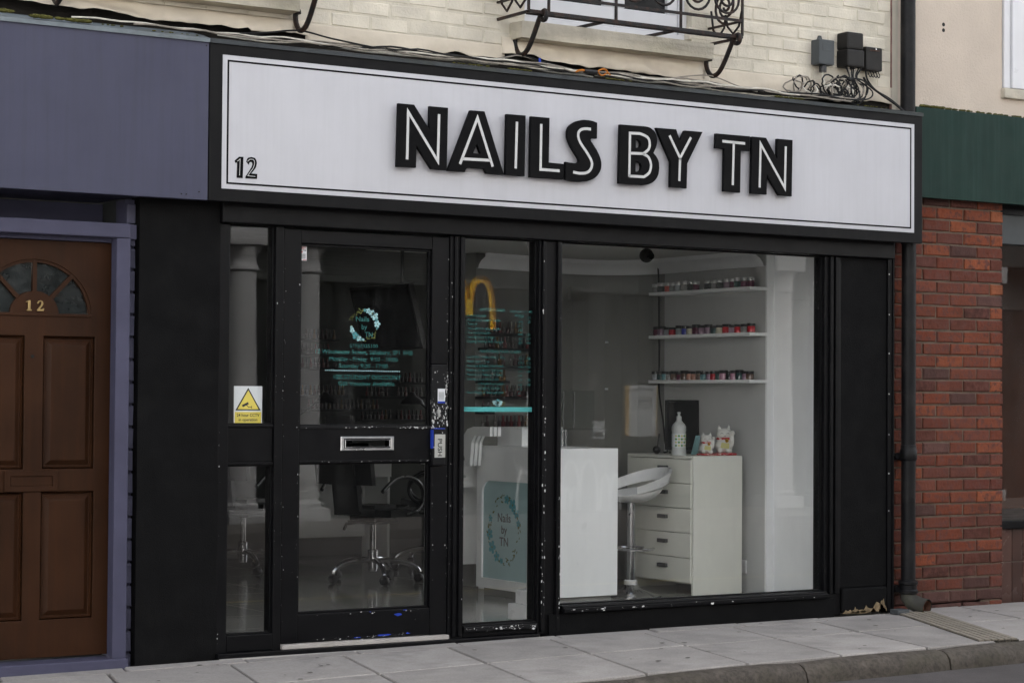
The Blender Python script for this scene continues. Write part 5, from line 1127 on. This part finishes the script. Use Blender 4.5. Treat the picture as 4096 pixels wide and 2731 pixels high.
def table(x0, x1, y0, y1, zt, label):
    t = thing('manicure_table', label, 'table', ((x0+x1)/2, (y0+y1)/2, .04))
    MB().box(x0, x1, y0, y1, zt-.03, zt, .004).build('top', 'white_lam', t); MB().box(x0+.02, x1-.02, y0+.02, y0+.04, zt-.17, zt-.031).build('apron', 'white_lam', t)
    MB().box(x0+.02, x0+.04, y0+.041, y1-.02, .041, zt-.031).build('side', 'white_lam', t); MB().box(x1-.04, x1-.02, y0+.041, y1-.02, .041, zt-.031).build('side', 'white_lam', t); MB().box(x0+.041, x1-.041, y1-.06, y1-.04, .2, zt-.031).build('back', 'white_lam', t)
    for k in range(2):
        for s2 in (-.025, .025): MB().lathe([(.0, -.02), (.009, -.018), (.009, .0)], ((x0+(x1-x0)*(.3+.4*k))+s2, y0+.02, zt-.1), 10, 'Y').build('knob', 'steel', t)
    return t
table(2.42, 2.88, 1.99, 2.26, .862, 'white manicure table to the left of the reception desk')
table(2.65, 3.5, 4.5, 4.95, .83, 'white manicure table behind the nearest office chair')
for k, (x, y, c, h) in enumerate(((2.62, 2.04, (.03, .03, .03), 1.2), (2.69, 2.04, (.5, .45, .4), 1.1), (2.56, 2.06, (.35, .2, .12), 1.3))):
    o = bpy.data.objects.new('polish_bottle', pb_m); COL.objects.link(o); o.location = (x, y, .8625); o.scale = (1.5, 1.5, 1.6); o.color = (*c, 1); tag(o, '%s polish bottle on the white table beside the reception desk' % ('black', 'white', 'brown')[k], 'bottle')
br = thing('brush_pot', 'pot of thin brushes on the white table beside the reception desk', 'brushes', (2.52, 2.12, .862))
MB().lathe([(.03, .8625), (.034, .95), (.030, .95), (.028, .87)], (2.52, 2.12, 0), 14).build('pot', 'acrylic', br)
for k in range(5): MB().tube([(2.52+.006*k-.012, 2.12, .87), (2.52+.03*k-.05, 2.12+.01*k, 1.06+.012*k)], .003, 5).build('brush', 'handle', br)
for k, (x, y, ang, lab) in enumerate(((2.9, 4.7, 1, 'black desk lamp with wide shade seen low through the door glass'), (3.05, 3.3, -1, 'black swing arm lamp partly hidden by the door lock stile'))):
    t = thing('desk_lamp', lab, 'lamp', (x, y, .83))
    MB().lathe([(.06, .831), (.06, .845), (.01, .85)], (x, y, 0), 16).build('base', 'plastic_black', t)
    MB().tube([(x, y, .85), (x-.14*ang, y, 1.08), (x+.10*ang, y-.02, 1.26)], .009, 6).build('arm', 'plastic_black', t)
    MB().lathe([(.085, 1.205), (.07, 1.235), (.03, 1.262), (.018, 1.285), (.0, 1.287)], (x+.11*ang, y-.02, 0), 20).build('shade', 'plastic_black', t)
def office_chair(label, loc, rz, first=None):
    if first: return copy_thing(first, loc, rz, label)
    t = thing('office_chair', label, 'chair', loc, 'black office chairs', rz)
    MB().lathe([(.028, .07), (.032, .09), (.032, .21), (.020, .215), (.020, .40)], (0, 0, 0), 16).build('gas_lift', 'chrome', t, True)
    for k in range(5):
        a = R(18+72*k); c_, s_ = math.cos(a), math.sin(a)
        sp = MB().tube(spline([(0, 0, .135), (.10*c_, .10*s_, .145), (.22*c_, .22*s_, .125), (.29*c_, .29*s_, .09), (.305*c_, .305*s_, .065)], 4), .016, 8).build('spoke', 'chrome', t, True)
        MB().lathe([(.0, -.024), (.024, -.022), (.029, -.012), (.029, .012), (.024, .022), (.0, .024)], (.305*c_, .305*s_, .030), 14, 'X' if abs(c_) < .7 else 'Y').build('castor', 'plastic_black', sp, True)
    bm = bmesh.new(); bmesh.ops.create_cube(bm, size=1); bmesh.ops.bevel(bm, geom=bm.edges[:], offset=.28, segments=4, affect='EDGES')
    for q in bm.verts: q.co = Vector((q.co.x*.50, q.co.y*.48, .455+q.co.z*.10+.02*(abs(q.co.x*2)**3)))
    MB().bm(bm, True).build('seat', 'leather', t, True)
    bm = bmesh.new(); bmesh.ops.create_cube(bm, size=1); bmesh.ops.bevel(bm, geom=bm.edges[:], offset=.28, segments=4, affect='EDGES')
    for q in bm.verts: q.co = Vector((-.25-.10*(q.co.z+.5)+q.co.x*.09, q.co.y*.47, .78+q.co.z*.62))
    MB().bm(bm, True).build('backrest', 'leather', t, True)
    MB().box(-.12, .12, -.12, .12, .385, .405, .004).build('seat_plate', 'plastic_black', t, True); MB().tube([(0, .1, .39), (.02, .24, .37), (.03, .27, .33)], .011, 6).build('lever', 'plastic_black', t, True)
    for sy_ in (-1, 1):
        P = [(-.22, .255*sy_, .60)]+[( -.01+.205*math.cos(R(a)), .265*sy_, .565+.125*math.sin(R(a))) for a in (140, 115, 90, 65, 40, 15, -10, -35, -60)]+[(.05, .235*sy_, .445)]
        MB().tube(spline(P, 3), .013, 8).build('armrest', 'plastic_black', t, True)
        MB().tube(spline([(p[0], p[1]-.012, p[2]+.009) for p in P], 3), .0055, 6).build('armrest_trim', 'steel', t, True)
    return t
oc = office_chair('black office chair with chrome star base, fully in view through the door', (2.48, 2.98, .04), R(22))
office_chair('black office chair seen partly through the lower sidelight', (2.05, 4.05, .04), R(30), oc); office_chair('black office chair at the right edge of the lower door glass', (3.42, 3.76, .04), R(150), oc)
tv = thing('television', 'dark wall television tilted forward behind the door lettering', 'television', (2.2, 2.3, 1.75))
c = MB().box(-.36, .36, -.02, .02, -.205, .205, .004); c.box(-.10, .10, .0205, .05, -.1, .1)
tm = Matrix.Rotation(-1.54, 4, 'Z') @ Matrix.Rotation(.271, 4, 'X')
c.v = [tuple(tm @ Vector(p)) for p in c.v]; c.build('casing', 'plastic_black', tv, True)
c = MB().box(-.345, .345, -.0225, -.0205, -.19, .19); c.v = [tuple(tm @ Vector(p)) for p in c.v]; c.build('screen', 'screen', tv, True)
MB().tube([(0.05, 0, .0), (.10, 0, .12), (.10, 0, .483)], .012, 8).build('ceiling_pole', 'plastic_black', tv, True)

# ------------------------------------------------------------------ the other side of the street (seen in the glass)
struct('far_pavement', MB().box(-60, 60, -13, -8.3, -.15, -.02), 'far_paving')
fb = thing('facing_building', 'pale columned building across the street, seen reflected in the shop glass', 'building', (10, -9.8, 0))
YF = -9.75
MB().box(-3.0, 40, YF-6, YF-.30, 3.35, 7.2).build('upper_wall', 'stucco_grey', fb)
MB().box(-3.0, 40, YF-.30, YF+.02, 2.98, 3.35, .02).build('entablature', 'int_dark', fb); MB().box(-3.0, 40, YF-.35, YF+.10, 3.352, 3.45, .02).build('cornice', 'stucco_grey', fb)
MB().box(-3.0, 40, YF-6, YF-.40, -.02, .10).build('stallriser', 'dark_window', fb)
MB().box(-3.0, 40, YF-6, YF-.45, .101, 2.45).build('shop_window', 'dark_window', fb); MB().box(-3.0, 40, YF-6, YF-.32, 2.452, 2.978).build('fascia', 'int_dark', fb)
for k in range(12): MB().box(-1.8+k*2, -.8+k*2, YF-.31, YF-.285, 4.2, 6.2).build('upper_window', 'dark_window', fb)
for x in (-2.2, 1.4, 4.92, 5.64, 11.9, 12.55, 15.5, 18.5):
    c = MB().lathe([(.185, .12), (.19, .16), (.165, .19), (.165, 1.2), (.145, 2.50), (.165, 2.52), (.165, 2.55), (.15, 2.57), (.15, 2.66), (.20, 2.74), (.20, 2.76)], (x, YF-.12, 0), 24); c.box(x-.21, x+.21, YF-.33, YF+.09, -.02, .119, .01); c.box(x-.22, x+.22, YF-.34, YF+.10, 2.762, 2.979, .01)
    c.build('column', 'stucco', fb)
ar = thing('arch_sign', 'yellow double arch letter sign across the street, seen reflected in the narrow pane', 'sign', (7.7, -9.7, 2.2))
P = []
def archpts(x0, x1, zb0, zb1, zt):
    out = []
    for i in range(17):
        t = i/16; a = math.pi*(1-t); out.append(((x0+x1)/2+(x1-x0)/2*math.copysign(abs(math.cos(a))**.8, math.cos(a)), (zb0+(zb1-zb0)*t)+(zt-(zb0+(zb1-zb0)*t))*math.sin(a)**.75))
    return out
for x0, x1, b0, b1 in ((7.39, 7.68, 2.0, 2.17), (7.71, 8.0, 2.17, 2.0)):
    MB().stroke(archpts(x0, x1, b0, b1, 2.54), .072, YF-.30, YF-.26).build('arch', 'arch_yellow', ar)
MB().box(7.65, 7.74, YF-.30, YF-.26, 2.14, 2.32).build('arch', 'arch_yellow', ar)
po = thing('window_poster', 'white and amber poster across the street, seen reflected in the big window', 'poster', (10.15, -10.15, .85))
yp = YF-.448
MB().box(9.96, 10.34, yp, yp+.003, .83, 1.40).build('sheet', 'paper', po); ed = MB().box(9.90, 9.96, yp, yp+.003, .83, 1.40); ed.box(10.34, 10.355, yp, yp+.003, .83, 1.40); ed.build('edge', 'amber', po)
t_ = MB()
for s_, z, sz in (('Delivery Partners', 1.34, .045), ("We're taking extra", 1.26, .035), ('steps to keep you', 1.22, .035), ('and people and our', 1.18, .035), ('customers safe', 1.14, .035)): t_.text(s_, sz, 10.15, 0, z, 'CENTER', None, 0, -1)
t_.v = [(p[0], yp+.0045, p[2]) for p in t_.v]; t_.build('lettering', 'handle', po)
mc = thing('window_card', 'small white card with red scooter print across the street, seen reflected', 'card', (9.55, -10.15, .82))
MB().box(9.47, 9.63, yp, yp+.003, .80, 1.0).build('sheet', 'paper', mc); MB().lathe([(.0, 0), (.03, 0)], (9.52, yp+.004, .85), 12, 'Y').lathe([(.0, 0), (.03, 0)], (9.58, yp+.004, .85), 12, 'Y').build('print', 'red', mc)
va = thing('arch_decal', 'row of pale arch decals on the window across the street, seen reflected', 'decal', (9, -10.15, .1))
for k, (x0, w_, h) in enumerate(((8.95, .24, .50), (9.20, .24, .50), (9.48, .13, .34), (9.62, .13, .34), (8.98, .09, .2), (9.08, .09, .2), (8.35, .18, .40), (8.54, .18, .40))):
    MB().stroke(archpts(x0, x0+w_, .0, .0, h+.06), .034, YF-.308, YF-.303).build('arch', 'frost', va)
f2 = thing('corner_building', 'plain grey building across the street to the left, out of view', 'building', (-20, -9.8, 0))
MB().box(-40, -3.05, YF-6, YF, -.02, 7.0).build('wall', 'stucco_grey', f2)
